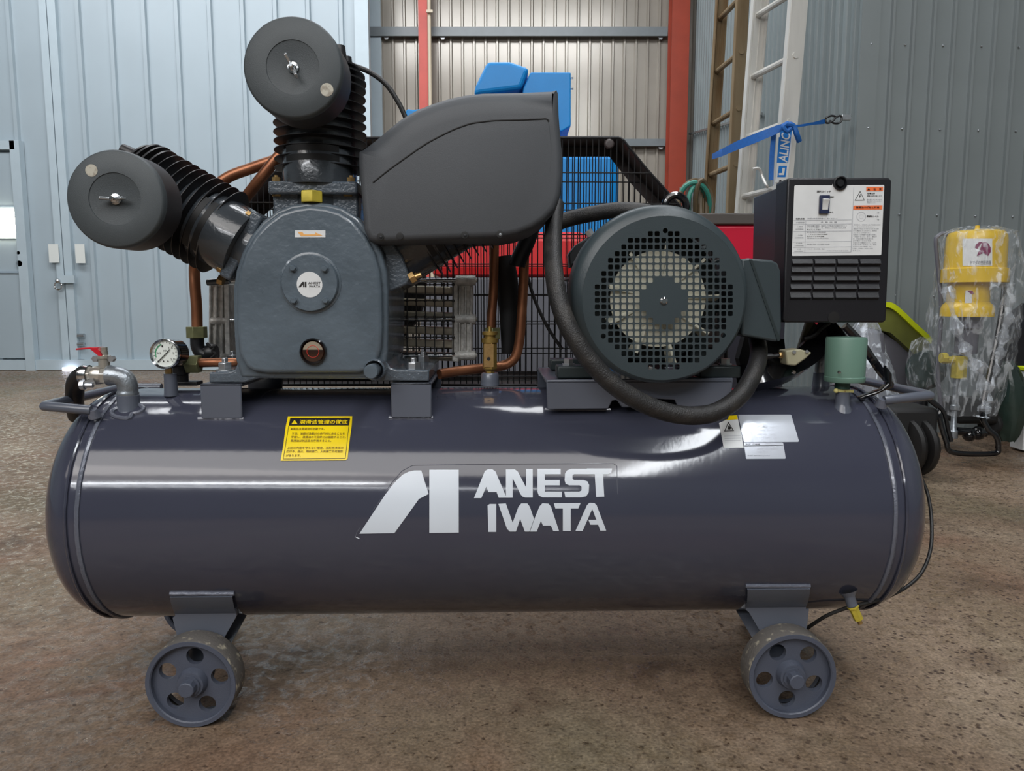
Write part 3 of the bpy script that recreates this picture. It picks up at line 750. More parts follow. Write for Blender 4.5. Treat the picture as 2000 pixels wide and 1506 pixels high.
zp = [(u, v) for v in range(444, 815, 14) for u in (0,)]
prof = []
for _, v in zp:
    f = (v - 444) / 370
    r = (30 if v < 450 else 62 + 14 * math.sin(f * PI)) * (1.0 if f < .55 else 1 - (f - .55) * 0.55)
    prof.append((r / k_, zz(v), (-4 + 14 * math.sin(f * 3)) / k_))
crumple((pc.x, pc.y), prof, 'cling_film', 'film_wrap', pump, n=44)
# dense film braid running down the right side of the stand
q = MB(); pts = curve([P(u, v, DP - .06) for u, v in ((1966, 552), (1970, 600), (1958, 660), (1944, 710), (1930, 760), (1922, 800), (1918, 818))], 6)
q.tube(pts, [(9 + 4 * math.sin(k * 1.7)) / k_ for k in range(len(pts))], 9).build('film_braid', 'cling_film_dense', pump, smooth=20)
q = MB(); pts = curve([P(u, v, DP - .1) for u, v in ((1850, 560), (1868, 640), (1890, 690), (1915, 730), (1922, 790), (1920, 815))], 6)
q.tube(pts, [(8 + 5 * math.sin(k * 1.3)) / k_ for k in range(len(pts))], 9).build('film_braid', 'cling_film_dense', pump, smooth=20)
# --- lime-edged wrapped board
bd = thing('lime_edged_sled', 'olive board with lime green curved edge wrapped in film, leaning on the near wall', 'board', on_floor(1790, 850))
ps = curve([at(u, v, 3.85) for u, v in ((1722, 594), (1735, 590), (1748, 594), (1765, 608), (1790, 632), (1812, 652), (1822, 662))], 5)
n = len(ps); q = MB(); w_ = Vector((0, 0.12, 0)); t_ = Vector((-0.008, 0, -0.026))
q.add([p for p in ps] + [p + w_ for p in ps] + [p + t_ for p in ps] + [p + t_ + w_ for p in ps], [(k, k + 1, n + k + 1, n + k) for k in range(n - 1)] + [(k, 2 * n + k, 2 * n + k + 1, k + 1) for k in range(n - 1)] + [(2 * n + k, 3 * n + k, 3 * n + k + 1, 2 * n + k + 1) for k in range(n - 1)] + [(n + k, n + k + 1, 3 * n + k + 1, 3 * n + k) for k in range(n - 1)])
q.build('lime_edge', 'lime', bd, smooth=50)
pts = [at(u, v, 3.87) for u, v in ((1700, 590), (1735, 596), (1762, 614), (1815, 664), (1812, 700), (1795, 700), (1740, 650), (1700, 640))]
MB().prism([(p.x, p.z) for p in pts], wy(3.87), wy(3.99)).build('panel', 'olive', bd, smooth=0)
pts = [at(u, v, 3.9) for u, v in ((1715, 640), (1800, 700), (1805, 826), (1690, 826))]
MB().prism([(p.x, p.z) for p in pts], wy(3.92), wy(3.98)).build('leg_panel', 'lead_grey', bd, smooth=0)
# --- film-wrapped green roll between board and pump
wr = thing('wrapped_hose_reel', 'dark green hose reel wrapped in clear film, left of the pump', 'hose reel', (at(1812, 720, 3.75).x, wy(3.75), 0))
c = at(1808, 722, 3.75); q = MB(); q.lathe([(0, -.03), (.02, -.035), (.09, -.03), (.1, 0), (.09, .03), (.02, .035), (0, .03)], c, (0.85, 0.5, 0), 24).build('reel', 'wrap_green', wr)
cz = c.z; crumple((c.x, c.y), [(0.03, cz + .165, .0), (0.06, cz + .14, .0), (0.072, cz + .1, 0), (0.08, cz + .05, 0), (0.082, cz, 0), (0.08, cz - .05, 0), (0.076, cz - .09, 0), (0.06, cz - .13, 0), (0.03, cz - .16, 0)], 'cling_film', 'film_wrap', wr, n=26, seed=4)
q = MB(); q.cyl((c.x, c.y, 0), (c.x, c.y, c.z - .05), 0.02, n=12).lathe([(0, 0), (.09, 0), (.09, .012), (0, .02)], (c.x, c.y, 0), (0, 0, 1), 20).build('reel_stand', 'black_satin', wr)
# --- film heap seen under the control box
fh = thing('film_wrapped_bundle', 'grey bundle wrapped in clear film behind the green silencer cap', 'bundle', (at(1700, 700, 3.5).x, wy(3.5), 0))
c = at(1700, 700, 3.5); crumple((c.x, c.y), [(.12, 0.02, 0), (.14, .15, 0), (.14, .3, 0), (.13, .42, -.02), (.09, .52, -.03), (.06, .62, -.03), (.03, .68, -.03)], 'cling_film_dense', 'film_wrap', fh, n=30, seed=9)
q = MB(); q.lathe([(0, 0), (.1, 0), (.11, .2), (.08, .4), (.05, .6), (0, .62)], (c.x, c.y, 0), (0, 0, 1), 18).build('contents', 'lead_grey', fh)
# --- dark wheeled thing low behind the tank end
wh = thing('tool_cart', 'low black cart with large wheels behind the right tank end', 'cart', (at(1775, 800, 3.1).x, wy(3.1), 0))
for u in (1778, 1802):
    p = at(u - 12, 820, 3.15); q = MB(); c = Vector((p.x, wy(3.15), 0.13))
    q.lathe([(0, -.02), (.1, -.02), (.125, -.015), (.13, 0), (.125, .015), (.1, .02), (0, .02)], c, (1, 0.25, 0), 28).build('wheel', 'rubber_dark', wh)
q = MB(); p = at(1800, 790, 3.1); q.box((p.x - .02, p.y + .1, 0.2), (0.2, 0.2, 0.2)).build('body', 'black_matte', wh, bevel=.02)
q = MB(); q.tube(curve([at(u, v, 3.1) for u, v in ((1832, 795), (1800, 770), (1840, 800), (1852, 840), (1858, 862))], 5), .009, 8).build('frame_tube', 'black_satin', wh)
# --- right edge clutter
bg = thing('black_bag', 'black film-wrapped bag at the right edge behind the pump', 'bag', (at(2010, 680, 3.8).x, wy(3.8), 0))
c = at(2012, 650, 3.95); crumple((c.x, c.y), [(.08, 0.0, 0), (.12, .1, 0), (.13, .4, 0), (.13, .6, 0), (.12, .68, 0.02), (.07, .735, .03), (.02, .745, .03)], 'bag_black', 'bag', bg, n=26, seed=3)
gr = thing('green_wrapped_bundle', 'dark green film-wrapped bundle on the floor right of the pump', 'bundle', (at(1972, 760, 3.75).x, wy(3.75), 0))
c = at(1976, 760, 3.62); q = MB(); crumple((c.x, c.y), [(.03, 0.06, 0), (.05, .1, 0), (.065, .17, 0), (.07, .25, 0), (.06, .34, 0), (.04, .42, -0.02), (.02, .46, -.03)], 'wrap_green', 'bundle', gr, n=22, seed=6)
tb = thing('yellow_tool_box', 'small yellow plastic tool box at the right picture edge', 'tool box', (at(1996, 820, 3.5).x, wy(3.5), 0))
c = on_floor(1998, 846); MB().box((c.x + .02, c.y + .06, .065), (.1, .12, .13)).build('box', 'tool_yellow', tb, bevel=.008)
MB().box((c.x - .02, c.y - .003, .1), (.02, .012, .03)).build('catch', 'black_satin', tb, bevel=.002)
lb = thing('lime_handled_tool', 'lime topped pale box standing behind the yellow tool box', 'box', (at(2005, 740, 3.8).x, wy(3.6), 0))
c = at(2012, 740, 3.56); MB().box((c.x + .1, wy(3.68), c.z / 2 + .02), (.12, .1, c.z + .02)).build('box', 'sticker_white', lb, bevel=.004)
MB().box((c.x + .1, wy(3.66), c.z + .04), (.14, .13, .02)).build('lid', 'lime', lb, bevel=.004)
# ================================================================== THE COMPRESSOR (its own frame, turned by YAW)
C = thing('air_compressor', 'large dark grey air compressor with a horizontal tank on cast wheels', 'compressor', (0, 0, 0), YAW)
# ---- tank
XL, XR = on_tank(152, 975).x, on_tank(1748, 975).x
def dish(x0, sgn, skirt, depth, n=12):
    pr = [(TANK_R - 0.0015, x0), (TANK_R - 0.0015, x0 + sgn * skirt)]
    for k in range(1, n + 1):
        a = PI / 2 * k / n; c = math.cos(a); s_ = math.sin(a)
        pr.append(((TANK_R - .0015) * (c ** 0.85 if k < n else 0), x0 + sgn * (skirt + depth * s_)))
    return pr
prof = [(TANK_R, XL), (TANK_R, XR)]
q = MB(); q.lathe([(TANK_R - .006, XL - .0), (TANK_R, XL + .003)] + [(TANK_R, XL + (XR - XL) * k / 10) for k in range(1, 10)] + [(TANK_R, XR - .003), (TANK_R - .006, XR)], (0, 0, TANK_Z), (1, 0, 0), 128)
tank = q.build('tank', 'tank_paint', C, smooth=50)
for x0, sg in ((XL, -1), (XR, 1)):
    q = MB(); pr = dish(x0, sg, 0.022, 0.09)
    q.lathe([(TANK_R - .004, x0 - sg * 0.01)] + pr, (0, 0, TANK_Z), (1, 0, 0), 128).build('tank_end', 'tank_paint', tank, smooth=50)
    for dx in (0.0, 0.02):
        q = MB(); pts = []
        for k in range(160):
            a = 2 * PI * k / 160; pts.append(Vector((x0 + sg * dx + random.uniform(-.0004, .0004), (TANK_R + .0005) * math.cos(a), TANK_Z + (TANK_R + .0005) * math.sin(a))))
        q.tube(pts, 0.004 if dx == 0 else 0.0025, 6, closed=True).build('weld_bead', 'weld_paint' if dx == 0 else 'tank_paint', tank)
# ---- printing on the tank
K = lambda X, Y: (540 + X / 2.857, 780 + Y / 2.857)
def kk(L): return [K(x, y) for x, y in L]
TE = lambda e: (lambda u, v: on_tank(u, v, e))
glyphs = [
 [(463, 750), (658, 747), (795, 556), (849, 528), (808, 397), (770, 397), (737, 404), (705, 420), (672, 450), (640, 488), (605, 534)],
 [(853, 393), (1017, 393), (1017, 744), (853, 746)],
 [(1102, 551), (1143, 551), (1195, 432), (1217, 487), (1170, 487), (1183, 517), (1228, 517), (1240, 549), (1284, 549), (1222, 403), (1205, 391), (1180, 390), (1163, 400)],
 [(1280, 549), (1318, 549), (1318, 440), (1362, 530), (1374, 543), (1388, 548), (1430, 548), (1430, 389), (1393, 389), (1393, 492), (1347, 404), (1330, 391), (1280, 391)],
 [(1456, 388), (1586, 388), (1586, 418), (1497, 418), (1497, 450), (1580, 450), (1580, 480), (1497, 480), (1497, 515), (1592, 515), (1592, 547), (1485, 547), (1464, 537), (1456, 515)],
 [(1745, 388), (1745, 418), (1660, 418), (1652, 425), (1652, 443), (1660, 450), (1712, 450), (1735, 458), (1745, 478), (1742, 520), (1728, 541), (1700, 547), (1612, 547), (1606, 515), (1690, 515), (1702, 508), (1702, 488), (1692, 480), (1635, 480), (1614, 472), (1608, 452), (1610, 415), (1622, 396), (1645, 388)],
 [(1732, 386), (1873, 386), (1868, 411), (1850, 418), (1822, 418), (1829, 543), (1784, 545), (1776, 418), (1736, 418)],
 [(1178, 592), (1190, 584), (1226, 584), (1226, 740), (1182, 740)],
 [(1238, 583), (1280, 581), (1318, 688), (1350, 600), (1366, 581), (1400, 581), (1414, 600), (1437, 668), (1412, 738), (1386, 738), (1360, 668), (1336, 738), (1302, 738), (1286, 722)],
 [(1415, 738), (1452, 738), (1500, 618), (1520, 675), (1474, 675), (1487, 705), (1531, 705), (1545, 736), (1577, 736), (1532, 600), (1518, 582), (1484, 580), (1468, 597), (1442, 660)],
 [(1548, 580), (1697, 578), (1684, 609), (1642, 609), (1642, 735), (1598, 735), (1598, 609), (1556, 609)],
 [(1668, 735), (1708, 735), (1762, 612), (1785, 672), (1740, 672), (1752, 700), (1795, 700), (1807, 733), (1840, 733), (1786, 590), (1773, 578), (1747, 577), (1733, 590)]]
for g in glyphs:
    MB().flat([kk(g)], TE(0.0008), step=4).build('logo_letter', 'white_print', tank, smooth=80)
edge = kk([(463, 778), (440, 768), (450, 740), (560, 590), (640, 470), (700, 400), (760, 368), (900, 366), (1300, 362), (1880, 358), (1900, 372), (1900, 460), (1905, 530)])
MB().tube([on_tank(u, v, .0002) for u, v in edge], 0.0006, 5).build('film_edge', 'clear_film_edge', tank)
# yellow oil-care label
Q = lambda X, Y: (540 + X / 12.5, 800 + Y / 12.5)
lb = MB()
lb.flat([[Q(280, 165), Q(1850, 160), Q(1835, 400), Q(1780, 800), Q(1735, 1200), Q(1690, 1238), Q(100, 1250), Q(170, 850), Q(225, 420)]], TE(0.0009), step=4, mat=0)
lb.flat([[Q(335, 205), Q(1800, 198), Q(1768, 385), Q(300, 390)]], TE(0.0015), step=4, mat=1)
for a, c in ((Q(300, 390), Q(165, 1205)), (Q(165, 1205), Q(1680, 1190)), (Q(1680, 1190), Q(1768, 390))):
    dx, dy = c[0] - a[0], c[1] - a[1]; L_ = math.hypot(dx, dy); nx_, ny_ = -dy / L_ * .45, dx / L_ * .45
    lb.flat([[(a[0] - nx_, a[1] - ny_), (c[0] - nx_, c[1] - ny_), (c[0] + nx_, c[1] + ny_), (a[0] + nx_, a[1] + ny_)]], TE(0.0015), step=3, mat=1)
lb.flat([[Q(440, 250), Q(515, 352), Q(365, 355)]], TE(0.002), mat=0)
lb.text('!', *Q(436, 285), 0.8, 4.6, TE(0.0024), mat=1, bold=.02)
lb.text('潤滑油管理の徹底', *Q(560, 245), 1170 / 12.5, 110 / 12.5, TE(0.0022), mat=0, bold=0.012, shear=0.12)
sk = -0.0
for txt, x0, x1, y in (('本製品は潤滑油が必要です。', 335, 1170, 440), ('毎日、油面が油量計の赤円内にあることを', 370, 1665, 555), ('確認し、潤滑油の不足時には補給すること。', 355, 1690, 640),
                       ('潤滑油は純正品を使用すること。', 340, 1335, 730), ('上記の内容を守らない場合、圧縮機本体の', 258, 1630, 905), ('焼付き、発火、物的損害、人的損害の可能性', 235, 1615, 990), ('があります。', 225, 590, 1090)):
    lb.text(txt, *Q(x0, y), (x1 - x0) / 12.5, 60 / 12.5, TE(0.0018), mat=2, bold=0.012, shear=0.15)
lb.build('oil_warning_label', ['sticker_yellow', 'ink_black', 'ink_brown'], tank, smooth=0)['label'] = 'yellow oil care warning label'
# silver rating plates and the fire warning label
W = lambda X, Y: (1380 + X / 9.09, 790 + Y / 9.09)
def rlabel(nm, poly, m, extra, eps=0.0008):
    q = MB(); q.flat([[W(*p) for p in poly]], TE(eps), step=4, mat=0); extra(q); return q.build(nm, [m, 'ink_black', 'panel_orange', 'ink_light', 'sticker_yellow'], tank, smooth=0)
def e1(q):
    q.flat([[W(395, 200), W(540, 192), W(556, 262), W(300, 280), W(380, 262)]], TE(.0012), mat=4)
    q.flat([[W(385, 305), W(490, 470), W(310, 480)]], TE(.0012), mat=1)
    q.flat([[W(385, 335), W(465, 458), W(332, 466)]], TE(.0016), mat=0)
    q.flat([[W(395, 365), W(420, 395), W(440, 412), W(425, 440), W(395, 448), W(378, 432), W(382, 395)]], TE(.002), mat=1)
    for y in (560, 600, 640): q.flat([[W(310 + (y - 560) * .2, y), W(610, y - 6), W(612, y), W(312 + (y - 560) * .2, y + 6)]], TE(.0012), mat=3)
rlabel('fire_warning_label', [(222, 330), (545, 188), (660, 770), (305, 775)], 'sticker_white', e1)
def e2(q):
    q.text('圧 力 容 器', *W(640, 230), 30, 5, TE(.0012), mat=3, bold=.01)
    for k, (x0, x1, y) in enumerate(((850, 1250, 390), (870, 1180, 450), (900, 1230, 520), (930, 1300, 580))): q.text('0.97 MPa   240 L', *W(x0, y), (x1 - x0) / 9.09, 2.6, TE(.0012), mat=3)
    q.text('CE', *W(1430, 555), 8, 5, TE(.0012), mat=3)
rlabel('rating_plate', [(560, 182), (1490, 180), (1505, 192), (1640, 650), (1625, 665), (665, 672)], 'sticker_silver', e2, .0011)
def e3(q):
    q.flat([[W(672, 732), W(1360, 724), W(1362, 732), W(674, 741)]], TE(.0012), mat=1)
    q.text('型式  圧縮機', *W(695, 694), 28, 3, TE(.0012), mat=1); q.text('11kW  50/60Hz', *W(860, 770), 46, 4, TE(.0012), mat=3); q.text('No. 0 4', *W(900, 825), 21, 3.4, TE(.0012), mat=3)
    q.text('ANEST IWATA Corporation', *W(725, 900), 44, 2.6, TE(.0012), mat=1)
rlabel('rating_plate', [(662, 680), (1345, 676), (1362, 690), (1405, 950), (1395, 964), (712, 968), (700, 955)], 'sticker_silver', e3)
# ---- wheels, axles, leg brackets
def wheel(c, sgn, rot):
    w_ = MB(); R_ = 0.08
    # rim: lip, recessed inner wall, tread
    w_.mat(0).lathe([(0.0705, 0.012), (0.0695, 0.002), (0.0715, 0.0), (0.0785, 0.0), (R_ - .001, .0015)], (0, 0, 0), (0, 1, 0), 64)
    w_.mat(1).lathe([(R_ - .001, .0015), (R_, .004), (R_, .046), (R_ - .002, .05)], (0, 0, 0), (0, 1, 0), 64)
    w_.mat(0).lathe([(R_ - .002, .05), (0.0705, .05), (0.0695, .038)], (0, 0, 0), (0, 1, 0), 64)
    holes = [circ(0.0478 * math.cos(rot + k * 2 * PI / 5), 0.0478 * math.sin(rot + k * 2 * PI / 5), 0.0152, 24) for k in range(5)]
    w_.plate(circ(0, 0, 0.071, 64), holes, 0.012, 0.022)
    o = w_.build('wheel', ['wheel_paint', 'wheel_tread'], C, smooth=40); o.location = c; o['label'] = 'cast wheel with five round holes'
    h = MB(); h.lathe([(0.027, 0.013), (0.0245, 0.004), (0.0225, -0.001), (0.0165, -0.0015), (0.0165, 0.002), (0.0145, 0.002)], (0, 0, 0), (0, 1, 0), 36).lathe([(0.018, 0.003), (0.018, -.005), (0.0, -.005)], (0, 0, 0), (0, 1, 0), 36)
    h.build('hub', 'wheel_paint', o)
    n_ = MB(); n_.lathe([(0.014, -.005), (0.014, -0.019), (0.0128, -.0205), (0, -.0205)], (0, 0, 0), (0, 1, 0), 10, 0.3)
    n_.build('axle_bolt', 'wheel_paint', o, bevel=.0008)
    return o
YW = -0.2
wl = mp(371.5, 1337, YW); wr_ = mp(1549, 1316, YW)
for (p, rot, ox_) in ((wl, math.radians(83), -.125), (wr_, math.radians(121), .1)):
    for fr in (0, 1):
        yy = YW if fr == 0 else 0.2 - 0.05; x = p.x + (ox_ if fr else 0)
        wheel(Vector((x, yy, 0.08)), 1, rot)
        a = MB(); a.cyl((x, yy + .02, 0.08), (x, (yy + .09) if fr == 0 else yy - .04, 0.08), 0.011, n=14).build('axle', 'frame_paint', C)
def leg(ul, ur, wv, lo, p, br, back_dx):
    """bent plate: welded flange on the tank, then straight down to the axle, with a gusset behind"""
    y0 = -0.148; R_ = TANK_R + .007; wp_ = on_tank((ul + ur) / 2, wv, 0)
    t0 = math.atan2(wp_.z - TANK_Z, wp_.y); t1 = math.atan2(-math.sqrt(R_ ** 2 - y0 ** 2), y0); arc_ = []
    if t0 > 0: t0 -= 2 * PI
    for k in range(7):
        t = t0 + (t1 - t0) * k / 6; arc_.append((R_ * math.cos(t), TANK_Z + R_ * math.sin(t)))
    xa, xb = on_tank(ul, wv).x, on_tank(ur, wv).x; zt_ = arc_[-1][1]; xc, xd = mp(lo[0][0], lo[0][1], y0).x, mp(lo[1][0], lo[1][1], y0).x
    for sy, dx in ((1, 0), (-1, back_dx)):
        b = MB(); n = len(arc_)
        b.add([(xa + (xc - xa) * k / 6 + dx, y * sy, z) for k, (y, z) in enumerate(arc_)] + [(xb + (xd - xb) * k / 6 + dx, y * sy, z) for k, (y, z) in enumerate(arc_)], [(k, k + 1, n + k + 1, n + k) for k in range(n - 1)])
        b.add([(xa + dx, arc_[0][0] * sy, arc_[0][1]), (xb + dx, arc_[0][0] * sy, arc_[0][1]), (xb + dx, wp_.y * sy * .985, wp_.z), (xa + dx, wp_.y * sy * .985, wp_.z)], [(0, 1, 2, 3)])
        b.build('leg_flange', 'frame_paint', C, smooth=60)
        pts = [(xc, zt_), (xd, zt_)] + [(mp(u, v, y0).x, mp(u, v, y0).z) for u, v in lo[3:1:-1][::-1]]
        lp = [mp(u, v, y0) for u, v in lo]
        pts = [(xc, zt_ + .01), (xd, zt_ + .01), (xd, zt_ - .004), (lp[3].x, lp[3].z), (lp[5].x, lp[5].z), (p.x + .02, .068), (p.x - .02, .068), (lp[4].x, lp[4].z), (lp[2].x, lp[2].z), (xc, zt_ - .004)]
        b = MB(); b.prism([(a_ + dx, z) for a_, z in pts], y0 * sy, (y0 + .006) * sy).build('leg_bracket', 'frame_paint', C, smooth=0)
        b = MB(); pts_ = [on_tank(ul - 2 + (ur - ul + 4) * k / 24, wv - 1 + random.uniform(-.3, .3), .001) for k in range(25)]
        b.tube([Vector((q_.x + dx, q_.y * sy, q_.z)) for q_ in pts_], .0042, 8).build('weld_bead', 'weld_paint', C)
        b = MB(); A_ = mp(br[0], br[1], -.12); B_ = mp(br[2], br[3], -.05); A_ = Vector((A_.x + dx, A_.y * sy, A_.z)); B_ = Vector((B_.x + dx, B_.y * sy, B_.z))
        b.bar(A_, B_, .03, .004, (0, 1, 0)).build('leg_brace', 'frame_paint', C, smooth=0)
leg(334, 456, 1160, [(341, 1185), (461, 1185), (337, 1207), (457, 1212), (346, 1243), (434, 1252)], wl, (420, 1282, 472, 1188), -.125)
leg(1458, 1580, 1145, [(1458, 1168), (1575, 1166), (1463, 1196), (1580, 1190), (1486, 1235), (1576, 1225)], wr_, (1502, 1272, 1450, 1184), .1)
# ---- handles on both tank ends
for u0, v0, u1, v1, z0 in ((178, 801, 80, 794, 0), (1727, 782, 1822, 773, 0)):
    a = mp(u0, v0, -0.14); c = mp(u1, v1, -0.145); z = c.z; sg = -1 if u0 < 1000 else 1
    pts = [a, c - Vector((sg * .014, 0, 0)), c - Vector((sg * .004, -.004, 0)), c + Vector((0, .016, 0)), Vector((c.x, .125, z)), Vector((c.x - sg * .004, .137, z)), Vector((c.x - sg * .014, .141, z)), Vector((a.x, .14, z))]
    MB().tube(pts, .0085, 14).build('carry_handle', 'frame_paint', C)
    for yy in (-.14, .14):
        q = MB(); q.cyl((a.x - sg * .003, yy, z - .006), (a.x - sg * .003, yy * .96, z - .02), .007, .011, n=12).build('weld_bead', 'weld_paint', C)
# ---- saddles under the pump
def saddle(u0, u1, v0=750, v1=818):
    y0 = -0.131; a = mp(u0, v0, y0); c = mp(u1, v1, y0); d_ = mp(u0, v1, y0)
    q = MB(); q.box(((a.x + c.x) / 2, y0 + .003, (a.z + c.z) / 2), (abs(c.x - a.x), .006, a.z - c.z))
    q.box(((a.x + c.x) / 2, 0, a.z - .003), (abs(c.x - a.x), -2 * y0, .006)); q.box(((a.x + c.x) / 2, -y0 - .003, (a.z + c.z) / 2), (abs(c.x - a.x), .006, a.z - c.z))
    q.build('saddle', 'frame_paint', C, bevel=.0022, smooth=40)
    q = MB(); pts = [on_tank(u0 - 3 + (u1 - u0 + 6) * k / 20, v1 + random.uniform(-.5, .5), .0) for k in range(21)]; q.tube(pts, .004, 8).build('weld_bead', 'weld_paint', C)
    return a.z
zs = saddle(390, 473); saddle(763, 843, 748, 816)
# ---- motor base
y0 = -0.131
pl = xz([(1067, 742), (1432, 738), (1428, 790), (1325, 797), (1318, 781), (1280, 779), (1270, 796), (1215, 796), (1205, 782), (1196, 783), (1188, 799), (1069, 800)], y0)
q = MB(); q.prism(pl, y0, y0 + .006); zt = mp(1200, 742, y0).z
q.box(((pl[0][0] + pl[1][0]) / 2, 0, zt - .004), (pl[1][0] - pl[0][0], -2 * y0, .006)); q.box(((pl[0][0] + pl[1][0]) / 2, -y0 - .003, zt - .025), (pl[1][0] - pl[0][0], .006, .05))
mbase = q.build('motor_base', 'frame_paint', C, bevel=.002, smooth=40)
for ua, ub in ((1064, 1192), (1322, 1432)):
    pts = [on_tank(ua + (ub - ua) * k / 20, 800 + random.uniform(-.5, .5) - (3 if ua > 1200 else 0), .0) for k in range(21)]; MB().tube(pts, .0036, 8).build('weld_bead', 'weld_paint', C)
# ---- crankcase
YF = -0.13
arch = [(470, 738), (459, 700), (456, 640), (455, 565), (460, 530), (471, 495), (488, 462), (512, 432), (540, 411), (568, 400), (600, 395), (640, 397), (668, 405), (700, 425), (726, 455), (745, 492), (755, 530), (758, 570), (758, 640), (757, 690), (748, 738)]
crank = MB().prism(xz(arch, YF), YF, 0.12).build('crankcase', 'cast_paint', C, bevel=.006, seg=3, smooth=50)
crank['label'] = 'dark grey painted cast crankcase with arched top'
cov = [(480, 717), (466, 690), (462, 640), (462, 570), (466, 530), (478, 492), (497, 460), (520, 435), (548, 415), (576, 406), (604, 402), (636, 405), (664, 414), (690, 431), (714, 460), (732, 494), (742, 530), (746, 570), (747, 640), (745, 680), (738, 704), (722, 722), (700, 729), (520, 729), (496, 726)]
MB().prism(xz(cov, YF - .012), YF - .012, YF + .005).build('front_cover', 'cast_paint', crank, bevel=.007, seg=4, smooth=50)
foot = [(408, 727), (445, 726), (459, 722), (464, 708), (470, 690), (745, 690), (753, 705), (762, 718), (775, 722), (795, 722), (838, 723), (838, 745), (735, 745), (720, 741), (505, 739), (478, 748), (408, 748)]
MB().prism(xz(foot, YF + .003), YF + .003, .12).build('mounting_feet', 'cast_rough', crank, bevel=.003, seg=2, smooth=50)
# boss around bearing cover, cover, bolts, round sticker
bc = mp(606, 553, YF - .014); r56 = ml(56, 606, 553, YF - .014)
MB().lathe([(r56 * 1.12, .004), (r56 * 1.07, -.001), (r56 * 1.0, -.002)], (bc.x, YF - .012, bc.z), (0, 1, 0), 48).lathe([(r56 * 1.0, 0), (r56 * .985, -.007), (r56 * .96, -.009), (0, -.009)], (bc.x, YF - .012, bc.z), (0, 1, 0), 48).build('bearing_cover', 'cast_paint', crank)
for (u, v) in ((572, 524), (634, 525), (574, 587), (636, 587)):
    p = mp(u, v, YF - .023); q = MB(); q.lathe([(.0068, .003), (.0068, 0), (0, 0)], p, (0, 1, 0), 16).lathe([(.0055, 0), (.0055, -.0045), (.0045, -.0055), (0, -.0055)], p, (0, 1, 0), 6).build('bolt', 'cast_paint', crank)
r25 = ml(25, 606, 553, YF - .02); stc = mp(604.5, 556, YF - .022)
def on_y(y):
    return lambda u, v: mp(u, v, y)
q = MB(); q.lathe([(r25, .0006), (r25, 0), (0, 0)], (stc.x, YF - .0216, stc.z), (0, 1, 0), 36)
Z6 = lambda X, Y: (400 + X / 3.764, 370 + Y / 3.764)
f = on_y(YF - .0222); q.mat(1)
q.flat([[Z6(688, 719), Z6(703, 719), Z6(722, 698), Z6(722, 719), Z6(729, 719), Z6(729, 680), Z6(716, 680)], [Z6(734, 680), Z6(747, 680), Z6(747, 719), Z6(734, 719)]], f)
q.text('ANEST', *Z6(760, 680), 91 / 3.764, 17 / 3.764, f, bold=.012); q.text('IWATA', *Z6(768, 704), 81 / 3.764, 16 / 3.764, f, bold=.012)
q.build('round_sticker', ['sticker_white', 'ink_black'], crank, smooth=0)
q = MB(); f = on_y(YF - .0126); q.mat(0).flat([[(576, 450), (635.5, 450), (635.5, 463.5), (576, 463.5)]], f)
q.mat(1).flat([[(581, 453), (590, 453), (594, 457.5), (616, 457.5), (616, 454), (630, 460), (600, 461), (588, 461)]], on_y(YF - .0132)); q.build('arrow_sticker', ['sticker_white', 'arrow_orange'], crank, smooth=0)
# sight glass: ring, glass, oil, red circle
p = mp(612, 686.5, YF - .013); r = ml(25, 612, 687, YF)
MB().lathe([(r * 1.05, .002), (r * 1.03, -.004), (r * .93, -.0055), (r * .88, 0), (r * .86, .004)], p, (0, 1, 0), 40).build('sight_glass_ring', 'black_gloss', crank)
q = MB(); q.lathe([(r * .9, .0), (r * .8, -.002), (0, -.003)], p, (0, 1, 0), 40); q.mat(1)
pts = [(r * .78 * math.cos(a), r * .78 * math.sin(a)) for a in [PI * .06 + (PI * .88) * k / 16 for k in range(17)]]
q.add([(p.x + a, p.y - .0034, p.z + b_ + .0) for a, b_ in pts], [tuple(range(17))]); q.mat(2)
MBr = MB().tube([Vector((p.x + r * .46 * math.cos(a), p.y - .0035, p.z - r * .0 + r * .46 * math.sin(a))) for a in [2 * PI * k / 28 for k in range(28)]], .0005, 4, closed=True)
n0 = len(q.v); q.v += MBr.v
for ff in MBr.f: q.face([n0 + k for k in ff])
q.build('sight_glass', ['oil_dark', 'oil_glass', 'ink_red'], crank)
# drain plug
p = mp(733, 721, YF - .012); e = mp(727, 730, -.195)
MB().lathe([(ml(22, 733, 721, YF), .012), (ml(21, 733, 721, YF), -.012), (ml(18, 733, 721, YF), -.015)], p, (0, 1, 0), 28).cyl(Vector((p.x, YF - .02, p.z)), Vector((p.x, -.188, p.z)), ml(13, 733, 721, YF), n=24).build('drain_pipe', 'cast_rough', crank, bevel=.001)
MB().lathe([(ml(14, 727, 730, -.19), .016), (ml(14.5, 727, 730, -.19), 0), (ml(13, 727, 730, -.19), -.002), (ml(9, 727, 730, -.19), -.0025), (0, -.0015)], (p.x, -.19, p.z), (0, 1, 0), 28).build('drain_cap', 'cast_paint', crank)
# oil filler cap
p = mp(603, 393, YF - .01); q = MB(); rr = ml(23, 603, 385, YF)
q.lathe([(0, 0), (rr, 0), (rr, .017), (rr * .94, .02), (0, .02)], (p.x, YF + .012, p.z), (0, 0, 1), 6, 0.26).build('oil_filler_cap', 'brass_yellow', crank, bevel=.001)
MB().lathe([(rr * 1.15, -.03), (rr * 1.0, -.008), (rr * .85, 0)], (p.x, YF + .024, p.z), (0, 0, 1), 20).build('filler_neck', 'cast_rough', crank)
